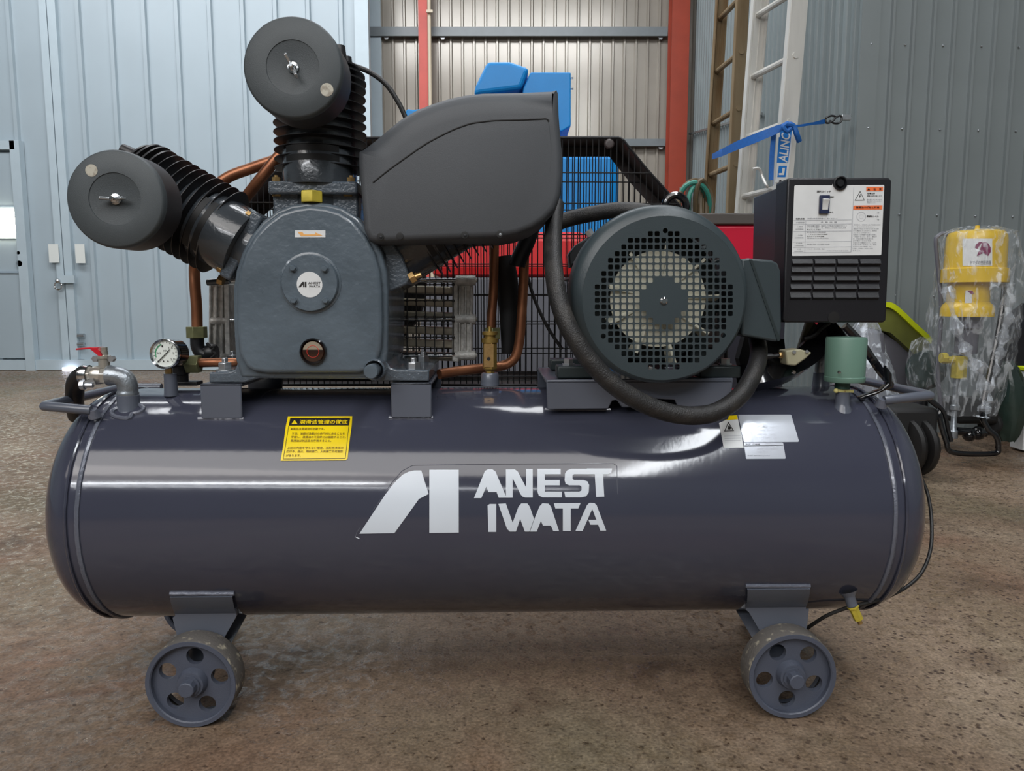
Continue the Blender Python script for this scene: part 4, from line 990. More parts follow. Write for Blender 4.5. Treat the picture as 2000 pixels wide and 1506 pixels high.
# foot bolts
for u, v, y in ((440, 725, YF + .03), (808, 721, YF + .03), (826, 704, .06), (455, 705, .09)):
    p = mp(u, v, y); p.z = mp(440, 727, YF).z; q = MB(); q.lathe([(.016, 0), (.016, .0025), (0, .0025)], p, (0, 0, 1), 20).lathe([(.0125, .0025), (.0125, .014), (.0115, .015), (.006, .015), (.006, .022), (.0045, .0235), (0, .0235)], p, (0, 0, 1), 6, .3)
    q.build('foot_bolt', 'zinc', crank, bevel=.0006)
# ---- three cylinders in a W
CX, CZ = mp(607, 545, YF).x, mp(607, 545, YF).z
def cyl_part(name, ang, yc, k0, k1, label, head=True, step0=0.199, pit=0.0158, nf=9):
    """ang: tilt from upright, to the left positive; cylinder along its own z from the crank axis"""
    T = Matrix.Translation((CX, yc, CZ)) @ Matrix.Rotation(-ang, 4, 'Y')
    b = MB(); b.lathe([(.06, .1), (.061, .2), (.061, .36), (0, .36)], (0, 0, 0), (0, 0, 1), 48)
    o = b.build(name, 'cylinder_paint', C); o.matrix_local = T; o['label'] = label
    # sleeve boss that cuts through the lowest fins
    b = MB(); b.lathe([(.0635, .11), (.0635, .214), (.0615, .22)], (0, 0, 0), (0, 0, 1), 40)
    b.build('sleeve', 'cylinder_paint', o)
    fb = MB(); R_ = .0825
    fb.lathe([(.055, -.0012), (R_ - .003, -.001), (R_, -.0004), (R_, .0007), (R_ - .003, .0014), (.055, .0022)], (0, 0, 0), (0, 0, 1), 56)
    f0 = fb.build('cooling_fin', 'fin_black', o); me = f0.data
    f0.location = (0, 0, step0)
    for k in range(1, nf): put('cooling_fin', me, o, loc=(0, 0, step0 + k * pit))
    # flange block on the crankcase with bolts
    fz = .158 if ang == 0 else .142; fw, fd = (.155, .15) if ang == 0 else (.128, .116)
    b = MB(); b.box((0, 0, fz), (fw, fd, .022)).box((0, 0.01, fz - .028), (fw - .005, fd - .02, .05)).build('flange', 'cast_rough', o, bevel=.004)
    # front lug of the casting; two black bands stand for shaded fin slots
    b = MB(); b.lathe([(0, fz + .008), (.0625, fz + .008), (.0625, step0 + .024), (.061, step0 + .027), (0, step0 + .03)], (0, -.0225, 0), (0, 0, 1), 48).build('front_lug', 'cylinder_paint', o)
    for k in range(2): b = MB(); z_ = step0 + .0035 + k * pit; t_ = [-PI / 2 + (j - 8) / 8 * .82 for j in range(17)]; b.add([(.0629 * math.cos(a), -.0225 + .0629 * math.sin(a), z_ + h) for h in (0, .0105) for a in t_] + [(.058 * math.cos(a), -.0225 + .058 * math.sin(a), z_ + h) for h in (0, .0105) for a in t_], [(j, j + 1, 18 + j, 17 + j) for j in range(16)] + [(j, 34 + j, 35 + j, j + 1) for j in range(16)] + [(17 + j, 18 + j, 52 + j, 51 + j) for j in range(16)]); b.build('lug_slot_shade', 'recess_shade', o)
    for sx in (-1, 1):
        for sy in (-1, 1):
            b = MB(); b.hexnut((sx * fw * .42, sy * fd * .42, fz + .011), (0, 0, 1), .0075, .0075).cyl((sx * fw * .42, sy * fd * .42, fz + .009), (sx * fw * .42, sy * fd * .42, fz + .022), .0035, n=10).build('flange_bolt', 'brass', o)
    if head:
        z0 = step0 + nf * pit
        for k in range(4):
            r_ = [.079, .08, .078, .07][k]
            hb = MB(); hb.lathe([(.04, -.0015), (r_, -.0015), (r_, .0015), (.04, .002)], (.004, 0, z0 + k * .012), (0, 0, 1), 48); hb.build('head_fin', 'fin_black', o)
        b = MB(); b.lathe([(.064, z0 - .01), (.064, z0 + .04), (.058, z0 + .046), (0, z0 + .047)], (0, 0, 0), (0, 0, 1), 32).build('cylinder_head', 'fin_black', o)
        for sx, sy in ((.045, -.03), (-.045, -.03), (.045, .03), (-.045, .03), (0.012, 0)):
            b = MB(); b.cyl((sx, sy, z0 + .04), (sx, sy, z0 + .066), .012, .009, 12).build('head_boss', 'fin_black', o)
    return o
cm = cyl_part('upright_cylinder', 0.0, -.045, 0, 0, 'upright finned cylinder', step0=.2)
# the middle cylinder stands a little right of the arch centre
cm.matrix_local = Matrix.Translation((mp(628, 330, -.045).x - 0.0, -.045, CZ))
cl = cyl_part('left_cylinder', math.radians(60), -.045, 0, 0, 'finned cylinder leaning to the left')
cl.name = 'leaning_cylinder'
cl.matrix_local = Matrix.Translation((CX - .0, -.06, CZ - .012)) @ Matrix.Rotation(-math.radians(60.5), 4, 'Y')
crt = cyl_part('right_cylinder', -math.radians(60), .0, 0, 0, 'finned cylinder leaning to the right, mostly behind the grey cover', nf=7)
crt.name = 'leaning_cylinder'
crt.matrix_local = Matrix.Translation((CX + .01, .0, CZ - .02)) @ Matrix.Rotation(math.radians(60), 4, 'Y')
# ---- air filters
def air_filter(u, v, rpx, yf, dep, dot, nut_ang, lb, stub):
    c = mp(u, v, yf); r = ml(rpx, u, v, yf)
    q = MB(); q.mat(1).lathe([(0, dep), (r * .97, dep), (r * .99, dep - .004)], c, (0, 1, 0), 72)
    q.lathe([(r * .99, dep - .004), (r * 1.0, .012)], c, (0, 1, 0), 72)
    q.mat(0).lathe([(r * 1.0, .012), (r * .995, .006), (r * .975, .002), (r * .94, 0), (r * .53, 0)], c, (0, 1, 0), 72)
    q.mat(2).lathe([(r * .53, 0), (r * .525, .0012), (r * .3, .004), (0, .006)], c, (0, 1, 0), 72)
    o = q.build('air_filter', ['filter_plastic', 'filter_side', 'filter_plastic_inner'], C, smooth=40); o['label'] = lb
    q = MB(); f = c + Vector((0, .004, 0)); q.lathe([(.0085, 0), (.0085, -.002), (.0055, -.0025), (.0055, -.009), (.0035, -.0095), (.0035, -.015), (.0025, -.016), (0, -.016)], f, (0, 1, 0), 20); q.build('stud', 'chrome', o)
    q = MB(); dx, dz = math.cos(nut_ang), math.sin(nut_ang)
    for s_ in (-1, 1):
        q.bar(f + Vector((dx * .005 * s_, -.006, dz * .005 * s_)), f + Vector((dx * .019 * s_, -.015, dz * .019 * s_)), .0045, .009, (0, 1, 0))
    q.build('wing_nut', 'zinc', o, bevel=.001)
    a = mp(dot[0], dot[1], yf); q = MB(); q.lathe([(ml(dot[2], u, v, yf), .0005), (ml(dot[2], u, v, yf), -.0005), (0, -.0005)], a, (0, 1, 0), 28).build('round_sticker', 'sticker_old', o, smooth=0)
    q = MB(); q.cyl(c + Vector((0, dep - .01, 0)), c + Vector((stub[0], dep + .1, stub[1])), .035, n=24).build('intake_neck', 'fin_black', o)
    return o
air_filter(571.5, 131, 98, -.25, .077, (638.5, 175.5, 12.8), math.radians(116), 'round black air filter on the upright cylinder', (-.01, -.01))
air_filter(224, 388.5, 96.5, -.25, .074, (178.8, 333, 12), math.radians(180), 'round black air filter on the left cylinder', (0, 0))
# ---- black plastic cover over the right-hand cylinder
YC = -.155
out = [(697.6, 294), (724, 272), (752.6, 248), (779, 226), (812, 207), (845, 194), (878, 184), (909, 177.6), (944, 174), (1010, 172.8), (1080, 170), (1089, 171), (1092.5, 177), (1093.6, 215), (1096, 248), (1100, 292), (1100.7, 336), (1097, 380), (1087, 408.6), (1067, 430.6), (1041, 448), (1010, 460), (977, 466), (900, 469), (812, 472.4), (738, 476), (727, 474), (717, 468), (707.5, 448), (704, 402), (698.7, 347), (695.8, 314)]
ox = xz(out, YC); n = len(ox); cxm = sum(p[0] for p in ox) / n; czm = sum(p[1] for p in ox) / n
def inset(P, d):
    res = []; m_ = len(P)
    for k in range(m_):
        a = Vector(P[k - 1]); b_ = Vector(P[k]); c = Vector(P[(k + 1) % m_])
        n1 = Vector((-(b_ - a).y, (b_ - a).x)).normalized(); n2 = Vector((-(c - b_).y, (c - b_).x)).normalized()
        t = (n1 + n2).normalized(); dd = d if not callable(d) else d(k)
        s_ = 1 if (Vector((cxm, czm)) - b_).dot(t) > 0 else -1
        res.append((b_.x + t.x * dd * s_, b_.y + t.y * dd * s_))
    return res
top = lambda k: 1.0 if (1 <= k <= 10) else 0.25
rings = [(ox, YC + .16), (ox, YC + .034), (inset(ox, lambda k: .002 * top(k) + .0002), YC + .02), (inset(ox, lambda k: .009 * top(k) + .0004), YC + .008), (inset(ox, lambda k: .022 * top(k) + .0012), YC + .002), (inset(ox, lambda k: .04 * top(k) + .003), YC)]
q = MB()
for R_, y in rings: q.v += [(p[0], y, p[1]) for p in R_]
for i in range(len(rings) - 1):
    for k in range(n): q.face((i * n + k, i * n + (k + 1) % n, (i + 1) * n + (k + 1) % n, (i + 1) * n + k))
b0 = (len(rings) - 1) * n; holes = [(743, 462), (781, 461), (907.5, 459), (976, 457)]
fc = rings[-1][0]; q.face([b0 + k for k in range(n)])
cover = q.build('cylinder_cover', 'cover_plastic', C, smooth=60); cover['label'] = 'grey black moulded plastic cover'
gp = [(728.5, 357), (757, 334), (790, 310), (834, 280), (878, 257), (900, 248), (922, 241), (944, 238), (966, 235.5), (1010, 234.4), (1050, 233), (1065, 232), (1070, 234), (1071.5, 238)]
MB().tube(curve([mp(u, v, YC + .0004) for u, v in gp], 4), .0016, 8).build('embossed_line', 'recess_shade', cover)
MB().tube(curve([mp(u, v, YC + .0008) for u, v in ((1071.5, 238), (1075, 270), (1076, 300), (1074, 336))], 4), .0011, 6).build('embossed_line', 'cover_plastic', cover)
for k, (u, v) in enumerate(holes):
    p = mp(u, v, YC); r = ml(7, u, v, YC)
    MB().lathe([(r, .002), (r, -.0006), (r * .85, -.0008), (0, -.0006)], p, (0, 1, 0), 22).build('screw_recess', 'recess_shade', cover)
    if k != 1:
        q = MB(); q.lathe([(r * .42, -.0006), (r * .36, -.0016), (0, -.002)], p + Vector((.001, 0, -.0012)), (0, 1, 0), 18).box(p + Vector((.001, -.0022, -.0012)), (.003, .0006, .0008)).build('screw', 'black_satin' if k < 3 else 'zinc', cover)
# flange of the right cylinder seen under the cover
q = MB(); q.prism(xz([(744, 478), (772, 478), (790, 500), (806, 545), (800, 556), (768, 570), (758, 560), (757, 500)], -.06), -.1, .03).build('cylinder_flange', 'cast_rough', crank, bevel=.003)
p = mp(801, 545, -.1); q = MB(); q.hexnut(p, (.87, 0, .5), .0105, .01).cyl(p, p + Vector((.02, 0, .008)), .0045, n=10).build('flange_bolt', 'brass', crank)
for a, c in (((405, 552), (448, 549)),):
    q = MB(); q.cyl(mp(*a, -.02), mp(*c, -.02), .006, n=12).cyl(mp(404, 552, -.02), mp(411, 552, -.02), .004, n=10).build('stud_bolt', 'cylinder_paint', crank)
    q = MB(); q.hexnut(mp(437, 549, -.05), (-.85, 0, .3), .0095, .01).build('flange_nut', 'brass', crank)
for u, v in ((541, 380), (680, 380)):
    q = MB(); q.hexnut(mp(u, v + 4, -.1), (0, 0, 1), .0085, .009).build('flange_nut', 'brass', crank)
# ---- motor
YM = -.19
mc = mp(1296, 586, YM); r1 = ml(158, 1296, 587, YM); r2 = ml(172.5, 1288, 577, YM)
def ering(c, r, y, n=96): return [(c[0] + r * math.cos(2 * PI * k / n), y, c[1] + r * math.sin(2 * PI * k / n)) for k in range(n)]
def pc2(u, v, y): p = mp(u, v, y); return (p.x, p.z)
cF = (pc2(1296, 584, YM)); cB = pc2(1287, 575, YM + .012)
seq = [(cF, r1, YM), ((cF[0] * .7 + cB[0] * .3, cF[1] * .7 + cB[1] * .3), r1 + (r2 - r1) * .55, YM + .004), ((cF[0] * .3 + cB[0] * .7, cF[1] * .3 + cB[1] * .7), r1 + (r2 - r1) * .9, YM + .01), (cB, r2, YM + .018), (cB, r2, YM + .075)]
q = MB(); n = 96
for c_, r_, y_ in seq: q.v += ering(c_, r_, y_)
for i in range(len(seq) - 1):
    for k in range(n): q.face((i * n + k, i * n + (k + 1) % n, (i + 1) * n + (k + 1) % n, (i + 1) * n + k))
cowl = q.build('fan_cowl', 'motor_paint', C, smooth=50); cowl['label'] = 'green grey motor fan cowl with square hole grille'
# grille plate with its square holes
gm = {0: 10, 1: 10, 2: 10, 3: 9, 4: 9, 5: 8, 6: 8, 7: 7, 8: 6, 9: 5, 10: 2}
ppx = 13.0; g0 = (1296.5, 586.5); holes = []
def hole_px(cu, cv, h, rr=1.6):
    o = []
    for sx, sy, a0 in ((1, -1, -PI / 2), (1, 1, 0), (-1, 1, PI / 2), (-1, -1, PI)):
        for t in (0, 1): a = a0 + t * PI / 2; o.append((cu + sx * (h - rr) + rr * math.cos(a), cv + sy * (h - rr) + rr * math.sin(a)))
    return o
for i in range(-10, 11):
    for j in range(-gm[abs(i)], gm[abs(i)] + 1):
        if abs(i) <= 3 and abs(j) <= 3 and abs(i) + abs(j) <= 4: continue
        if i == -10 and j == 0: continue
        if i == 10 and abs(j) > 2: continue
        holes.append(xz(hole_px(g0[0] + j * ppx, g0[1] + i * ppx, 4.85), YM))
for u, v in ((1299.5, 450.5), (1178.5, 656.5), (1412.5, 655)):
    c_ = pc2(u, v, YM); holes.append(circ(c_[0], c_[1], ml(5, u, v, YM), 14))
MB().plate(circ(cF[0], cF[1], r1 * .999, 96), holes, YM, YM + .0018).build('fan_grille', 'motor_paint', cowl, smooth=0)
p = mp(1296.5, 588, YM); MB().lathe([(.0065, 0), (.0065, -.0015), (.004, -.0035), (0, -.0035)], p, (0, 1, 0), 18).build('centre_screw', 'chrome', cowl)
# fan
yfn = YM + .03; fcx, fcz = pc2(1285, 584, yfn); rf = ml(93, 1285, 584, yfn)
fan = MB().lathe([(rf, .004), (rf, 0), (rf * .35, -.002), (0, -.002)], (fcx, yfn, fcz), (0, 1, 0), 64).build('cooling_fan', 'fan_plastic', C)
Z8 = lambda X, Y: (1050 + X / 3.138, 370 + Y / 3.138)
for X, Y in ((790, 320), (1022, 428), (1118, 652), (1042, 885), (838, 1066), (600, 1000), (440, 822), (438, 598), (565, 392)):
    t = mp(*Z8(X, Y), yfn - .006); d_ = Vector((t.x - fcx, 0, t.z - fcz)); L_ = d_.length; d_.normalize(); pn = Vector((d_.z, 0, -d_.x))
    q = MB(); a = Vector((fcx, yfn, fcz)) + d_ * .04; b_ = Vector((fcx, yfn, fcz)) + d_ * L_
    q.add([a + Vector((0, -.002, 0)) - pn * .001, b_ - pn * .003 + Vector((0, -.012, 0)), b_ + pn * .002 + Vector((0, -.012, 0)), a + Vector((0, -.002, 0)) + pn * .002,
           a + Vector((0, .006, 0)) + pn * .004, b_ + Vector((0, .02, 0)) + pn * .006, b_ + Vector((0, .02, 0)) + pn * .009, a + Vector((0, .006, 0)) + pn * .007],
          [(0, 1, 2, 3), (4, 7, 6, 5), (0, 4, 5, 1), (1, 5, 6, 2), (2, 6, 7, 3), (3, 7, 4, 0)]).build('fan_blade', 'fan_plastic', fan, smooth=0)
# motor body with ribs, feet, lifting eye
mb = MB(); mb.lathe([(0, .07), (.12, .07), (.128, .09), (.128, .27), (.1, .29), (0, .29)], (cB[0], YM, cB[1]), (0, 1, 0), 48)
mbody = mb.build('motor_body', 'motor_dark', C)
for k in range(28):
    a = 2 * PI * k / 28
    if k == 0: q = MB(); q.box((0, 0, .134), (.004, .17, .02)); f0 = q.build('motor_rib', 'motor_dark', mbody, smooth=0); me = f0.data; f0.matrix_local = Matrix.Translation((cB[0], YM + .18, cB[1]))
    else: put('motor_rib', me, mbody, Matrix.Translation((cB[0], YM + .18, cB[1])) @ Matrix.Rotation(a, 4, 'Y'))
for sx in (-1, 1):
    x = cB[0] + sx * .1
    q = MB(); q.box((x + sx * .03, YM + .1, zt + .012), (.075, .05, .022)).box((x + sx * .03, YM + .26, zt + .012), (.075, .05, .022)).box((x - sx * .01, YM + .18, zt + .055), (.03, .2, .09)).build('motor_foot', 'motor_dark', mbody, bevel=.003)
    q = MB(); q.lathe([(.013, 0), (.013, .003), (.0095, .003), (.0095, .012), (0, .012)], (x + sx * .045, YM + .1, zt + .023), (0, 0, 1), 6).build('foot_bolt', 'zinc', mbody)
e = mp(1319, 412, YM + .11); ec = mp(1319, 403, YM + .11); re_ = ml(21, 1319, 400, YM + .11)
q = MB(); q.tube([ec + Vector((re_ * math.cos(a), 0, re_ * math.sin(a))) for a in [2 * PI * k / 32 for k in range(32)]], .0068, 10, closed=True).cyl(ec + Vector((0, 0, -re_ - .02)), ec + Vector((0, 0, -re_)), .014, n=14)
q.build('lifting_eye', 'black_gloss', mbody)
q = MB(); q.prism(xz([(1108, 498), (1122, 480), (1165, 452), (1170, 475), (1140, 500), (1112, 525)], .02), .0, .04).build('motor_end_lug', 'black_satin', mbody, bevel=.003)
q = MB(); q.hexnut(mp(1155, 460, .0), (-.6, 0, .8), .008, .012).build('lug_nut', 'zinc', mbody)
# terminal box on the right flank
tp = [(1448, 506), (1462, 504), (1508, 508), (1519, 514), (1525, 530), (1527, 640), (1524, 662), (1517, 668), (1448, 655)]
tb_ = MB().prism(xz(tp, -.165), -.165, -.02).build('terminal_box', 'motor_paint', C, bevel=.006, seg=3, smooth=50)
MB().prism(xz([(1464, 507), (1469, 507), (1524, 664), (1519, 667)], -.166), -.1666, -.163).build('crease', 'motor_dark', tb_, smooth=0)
# ---- control box
YB = -.12
face = [(1538, 349), (1543, 347), (1736, 347), (1742, 352), (1741, 380), (1731, 625), (1727, 630), (1533, 630), (1528, 625), (1530, 600)]
cb = MB().prism(xz(face, YB), YB, YB + .055).build('control_box', 'box_plastic', C, bevel=.004, seg=3, smooth=50); cb['label'] = 'black control box with white instruction panel'
bk = [(1524, 356), (1738, 356), (1728, 622), (1516, 622)]
MB().prism(xz(bk, YB + .05), YB + .05, YB + .058).prism(xz([(1524, 364), (1730, 364), (1722, 612), (1518, 612)], YB + .05), YB + .055, YB + .19).build('back_box', 'box_side', cb, bevel=.003, smooth=50)
for u in (1520, 1528): q = MB(); q.bar(mp(u + 4, 352, YB + .04 + (1528 - u) * .001), mp(u - 6, 628, YB + .04 + (1528 - u) * .001), .003, .004, (0, 1, 0)).build('side_rib', 'box_side', cb, smooth=0)
Z = lambda X, Y: (1540 + X / 9.41, 345 + Y / 9.41)
q = MB(); f = on_y(YB - .0006); fl2 = on_y(YB - .0011); f3_ = on_y(YB - .0016)
notch = [Z(940 + 130 * math.cos(a), 130 + 110 * math.sin(a)) for a in [PI * k / 12 for k in range(13)]]
q.flat([[Z(108, 175), Z(125, 158), Z(800, 160)] + notch[::-1] + [Z(1080, 155), Z(1745, 152), Z(1762, 168), Z(1705, 1430), Z(1690, 1442), Z(75, 1458), Z(60, 1440)]], f, mat=0)
q.flat([[Z(1432, 188), Z(1740, 186), Z(1738, 262), Z(1430, 266)], [Z(1195, 532), Z(1728, 526), Z(1725, 602), Z(1190, 608)]], fl2, mat=1)
q.flat([[Z(1318, 262), Z(1400, 436), Z(1215, 438)]], fl2, mat=2); q.flat([[Z(1318, 285), Z(1384, 426), Z(1234, 428)]], f3_, mat=0)
q.flat([[Z(1322, 318), Z(1300, 365), Z(1312, 367), Z(1298, 405), Z(1330, 358), Z(1316, 356), Z(1332, 322)]], on_y(YB - .002), mat=2)
q.flat([[Z(1475, 205), Z(1500, 248), Z(1450, 248)]], f3_, mat=2)
q.text('注', *Z(1562, 208), 45 / 9.41, 42 / 9.41, f3_, mat=2, bold=.02); q.text('意', *Z(1665, 208), 45 / 9.41, 42 / 9.41, f3_, mat=2, bold=.02)
for t_x, X, Y, Wd, Hh, bo in (('運転スイッチ', 520, 255, 262, 38, .02), ('運転', 762, 358, 76, 34, .02), ('停止', 745, 638, 80, 34, .01), ('感電注意', 1450, 292, 140, 32, .02), ('感電の危険があります', 1445, 340, 270, 28, .01), ('蓋を開けるときは必ず', 1440, 410, 275, 20, .0), ('電源を切ってください', 1440, 440, 270, 20, .0), ('点検すること', 1440, 470, 160, 20, 0),
     ('潤滑油の補給と補充', 1240, 548, 430, 38, .02), ('潤滑油レベル', 1438, 712, 222, 36, .02), ('上限', 1618, 652, 52, 26, .0), ('下限', 1618, 778, 50, 26, .0), ('定期点検', 135, 760, 160, 32, .02), ('（詳細は取扱説明書をご覧ください）', 345, 758, 550, 26, .0), ('点検時間', 135, 830, 155, 28, 0), ('点  検  内  容', 590, 822, 300, 30, 0),
     ('１週間毎', 168, 905, 95, 26, .0), ('(50時間毎)', 130, 955, 145, 24, 0), ('１カ月毎', 150, 1066, 108, 24, 0), ('(200時間毎)', 118, 1112, 160, 24, 0), ('６カ月毎', 140, 1212, 112, 24, 0), ('(1200時間毎)', 118, 1258, 160, 24, 0), ('１年毎', 160, 1320, 76, 24, 0), ('(2500時間毎)', 110, 1362, 160, 22, 0),
     ('潤滑油量の確認、補給および各部の点検を行うこと', 345, 892, 730, 24, 0), ('Ｖベルトの張り、弁、清掃および空気の漏れ点検', 345, 930, 715, 24, 0), ('吸込フィルタ清掃', 340, 966, 250, 22, .01), ('安全弁の作動確認', 340, 1010, 350, 24, 0), ('・ドレンバルブの清掃', 370, 1050, 350, 22, .01), ('圧力スイッチの点検', 340, 1088, 315, 22, .01), ('潤滑油の交換(初回)', 340, 1122, 395, 22, .0), ('潤滑油の交換・弁の清掃(1200h毎)', 335, 1232, 420, 24, 0), ('Ｖベルト・弁の交換、点検', 332, 1318, 330, 24, 0), ('詳細は取扱説明書を参照', 700, 1356, 400, 14, 0)):
    q.text(t_x, *Z(X, Y), Wd / 9.41, Hh / 9.41, fl2 if t_x != '潤滑油の補給と補充' else f3_, mat=2 if bo else 3, bold=bo)
body = ['潤滑油は、運転前に必ず油面を確認', 'し、赤丸の中にあること。', '油面が下限より下がったときは補', 'から補給してください。銘柄は', 'コンプレッサ油です。', '初回は５０時間で全量を交換し', 'て補給すること。また、運転中', 'は、高温注意のため油口を', '必ず閉めてからにする。', '注油口から補給のとき、こぼれ', 'た油は必ずふき取ること。弊社', '指定外の油は使用しない。', '以後は１年毎に全量の交換', 'すること。']
for k, t_x in enumerate(body): q.text(t_x, *Z(1195 - k * 1.2, 874 + k * 36.5), min(500, len(t_x) * 31) / 9.41, 22 / 9.41, fl2, mat=3)
def ln(x0, y0_, x1, y1_, w_=2.4):
    dx, dy = x1 - x0, y1_ - y0_; L_ = math.hypot(dx, dy); a, b_ = -dy / L_ * w_, dx / L_ * w_
    q.flat([[Z(x0 - a, y0_ - b_), Z(x1 - a, y1_ - b_), Z(x1 + a, y1_ + b_), Z(x0 + a, y0_ + b_)]], fl2, mat=4)
for y in (806, 880, 1010, 1200, 1300, 1398): ln(95 - (y - 800) * .03, y, 1165 - (y - 800) * .03, y - 12)
ln(320, 806, 300, 1398); ln(1165, 800, 1148, 1385); ln(1200, 190, 1160, 1385)
for rr_ in (38, 85):
    pts = [Z(1338 + rr_ * math.cos(a), 735 + rr_ * math.sin(a)) for a in [2 * PI * k / 24 for k in range(25)]]
    for k in range(24):
        (a, b_), (c_, d_) = pts[k], pts[k + 1]; mu, mv = Z(1338, 735)
        q.flat([[(a, b_), (c_, d_), (mu + (c_ - mu) * .93, mv + (d_ - mv) * .93), (mu + (a - mu) * .93, mv + (b_ - mv) * .93)]], fl2, mat=4)
q.build('instruction_panel', ['sticker_white', 'panel_orange', 'ink_black', 'ink_grey', 'ink_light'], cb, smooth=0)
a, c_ = mp(*Z(568, 345), YB - .001), mp(*Z(730, 685), YB - .001)
MB().box(((a.x + c_.x) / 2, YB - .003, (a.z + c_.z) / 2), (abs(c_.x - a.x), .006, abs(a.z - c_.z))).build('switch_frame', 'ink_navy', cb, bevel=.001)
a, c_ = mp(*Z(600, 405), YB), mp(*Z(700, 620), YB); mz = (a.z + c_.z) / 2
q = MB(); q.add([(x, y, z) for x in (a.x, c_.x) for y, z in ((YB - .004, a.z), (YB - .0125, a.z - .002), (YB - .008, mz), (YB - .0065, c_.z), (YB - .004, c_.z))], [(0, 1, 2, 3, 4), (9, 8, 7, 6, 5)] + [(k, 5 + k, 5 + (k + 1) % 5, (k + 1) % 5) for k in range(5)]).build('rocker_switch', 'sticker_white', cb, bevel=.0008)
p = mp(1640, 358, YB); MB().lathe([(.0125, .001), (.0125, -.004), (.0105, -.0045), (.0085, 0), (0, 0)], p, (0, 1, 0), 24).lathe([(.006, 0), (.006, -.004), (0, -.004)], p, (0, 1, 0), 14).build('cover_screw', 'black_satin', cb)
p = mp(1628, 620, YB); MB().lathe([(.0105, -.0008), (0, -.0012)], p, (0, 1, 0), 24).build('cover_screw_hole', 'recess_shade', cb)
Zc = lambda X, Y: (1440 + X / 3.0125, 330 + Y / 3.0125)
for i, (ya, yb) in enumerate(((530, 570), (578, 620), (630, 668), (678, 718), (727, 770))):
    for j in range(4):
        x0 = 322 + j * 133 - i * 3; a, c_ = mp(*Zc(x0, ya), YB), mp(*Zc(x0 + 118, yb), YB)
        q = MB(); q.add([(a.x, YB - .0002, a.z), (c_.x, YB - .0002, a.z), (a.x, YB - .0045, c_.z + .004), (c_.x, YB - .0045, c_.z + .004), (a.x, YB - .0002, c_.z), (c_.x, YB - .0002, c_.z)], [(0, 1, 3, 2), (2, 3, 5, 4), (0, 2, 4), (1, 5, 3)])
        q.build('vent_louver', 'box_plastic', cb, smooth=0)
# bent black stand under the control box and hoop on the right
q = MB(); q.tube(curve([mp(u, v, y) for u, v, y in ((1610, 640, .02), (1596, 668, .0), (1570, 700, -.02), (1530, 722, -.05), (1482, 735, -.07), (1440, 742, -.06))], 6), [.03 - .002 * abs(k % 6 - 3) * 0 for k in range(31)], 4).build('stand_plate', 'black_gloss', cb, smooth=30)
q = MB(); q.prism(xz([(1452, 655), (1528, 662), (1532, 700), (1540, 735), (1500, 748), (1452, 752), (1440, 700)], .03), .02, .045).build('stand_plate', 'black_matte', cb, smooth=0)
q = MB(); q.tube(curve([mp(u, v, y) for u, v, y in ((1622, 635, .0), (1642, 660, -.02), (1664, 700, -.02)) ], 6), .012, 8).build('stand_leg', 'black_gloss', cb)
q = MB(); q.tube(curve([mp(u, v, y) for u, v, y in ((1650, 636, .02), (1680, 668, .02), (1706, 705, .02), (1722, 728, .0), (1734, 742, -.02), (1737, 752, -.05))], 6), [.0085] * 31, 8).build('stand_leg', 'black_gloss', cb)
q = MB(); q.prism(xz([(1726, 712), (1738, 730), (1738, 755), (1712, 768), (1680, 781), (1672, 776), (1690, 768), (1716, 760), (1729, 748)], -.09), -.1, -.085).build('stand_foot', 'black_gloss', cb, bevel=.003)
q = MB(); q.tube(curve([mp(u, v, -.06) for u, v in ((1620, 630), (1605, 640), (1590, 655), (1570, 662))], 6), .0045, 8).build('cable', 'rubber_dark', cb)
q = MB(); q.bar(mp(1583, 628, .03), mp(1563, 690, .03), .018, .012, (0, 1, 0)).build('conduit', 'beige_cast', cb, bevel=.002)
sv = MB(); sv.prism(xz([(1530, 684), (1558, 681), (1582, 688), (1570, 700), (1550, 714), (1533, 712)], -.1), -.11, -.075); sv = sv.build('solenoid_valve', 'beige_cast', C, bevel=.003); 
for u, v in ((1551, 688), (1576, 687)): MB().lathe([(.0035, 0), (.003, -.002), (0, -.0025)], mp(u, v, -.111), (0, 1, 0), 12).build('screw', 'zinc', sv)
MB().cyl(mp(1532, 694, -.09), mp(1521, 694, -.09), .006, n=6).build('fitting', 'brass', sv); MB().cyl(mp(1521, 694, -.09), mp(1508, 696, -.09), .004, n=10).cyl(mp(1508, 696, -.09), mp(1496, 697, -.09), .006, n=12).build('plug', 'black_satin', sv)
MB().lathe([(.004, 0), (.003, -.003), (0, -.003)], mp(1550, 727, -.09), (0, 1, 0), 12).build('stand_screw', 'chrome', cb)
# ---- green silencer cap with its stub
yg = -.1; g0_, g1_ = mp(1652, 657, yg), mp(1649, 742, yg); rg = ml(37.5, 1652, 700, yg)
gs = MB().lathe([(0, g1_.z - .003), (rg * .96, g1_.z - .003), (rg, g1_.z), (rg, g1_.z + .006), (rg * .975, g1_.z + .007), (rg, g0_.z - .006), (rg * .96, g0_.z - .0015), (0, g0_.z)], (g1_.x, yg, 0), (0, 0, 1), 48).build('silencer_cap', 'green_cap', C)
gs['label'] = 'grey green cylindrical silencer cap'
MB().lathe([(.0032, 0), (.0026, -.0022), (0, -.0025)], mp(1639, 727, yg - rg), (0, 1, 0), 12).build('screw', 'chrome', gs)
zb = mp(1648, 755, yg).z; zc_ = mp(1648, 762, yg).z; zd = on_tank(1648, 792).z
MB().cyl((g1_.x - .003, yg, zb - .004), (g1_.x - .003, yg, g1_.z), .0135, n=20).build('neck', 'green_cap_dark', gs)
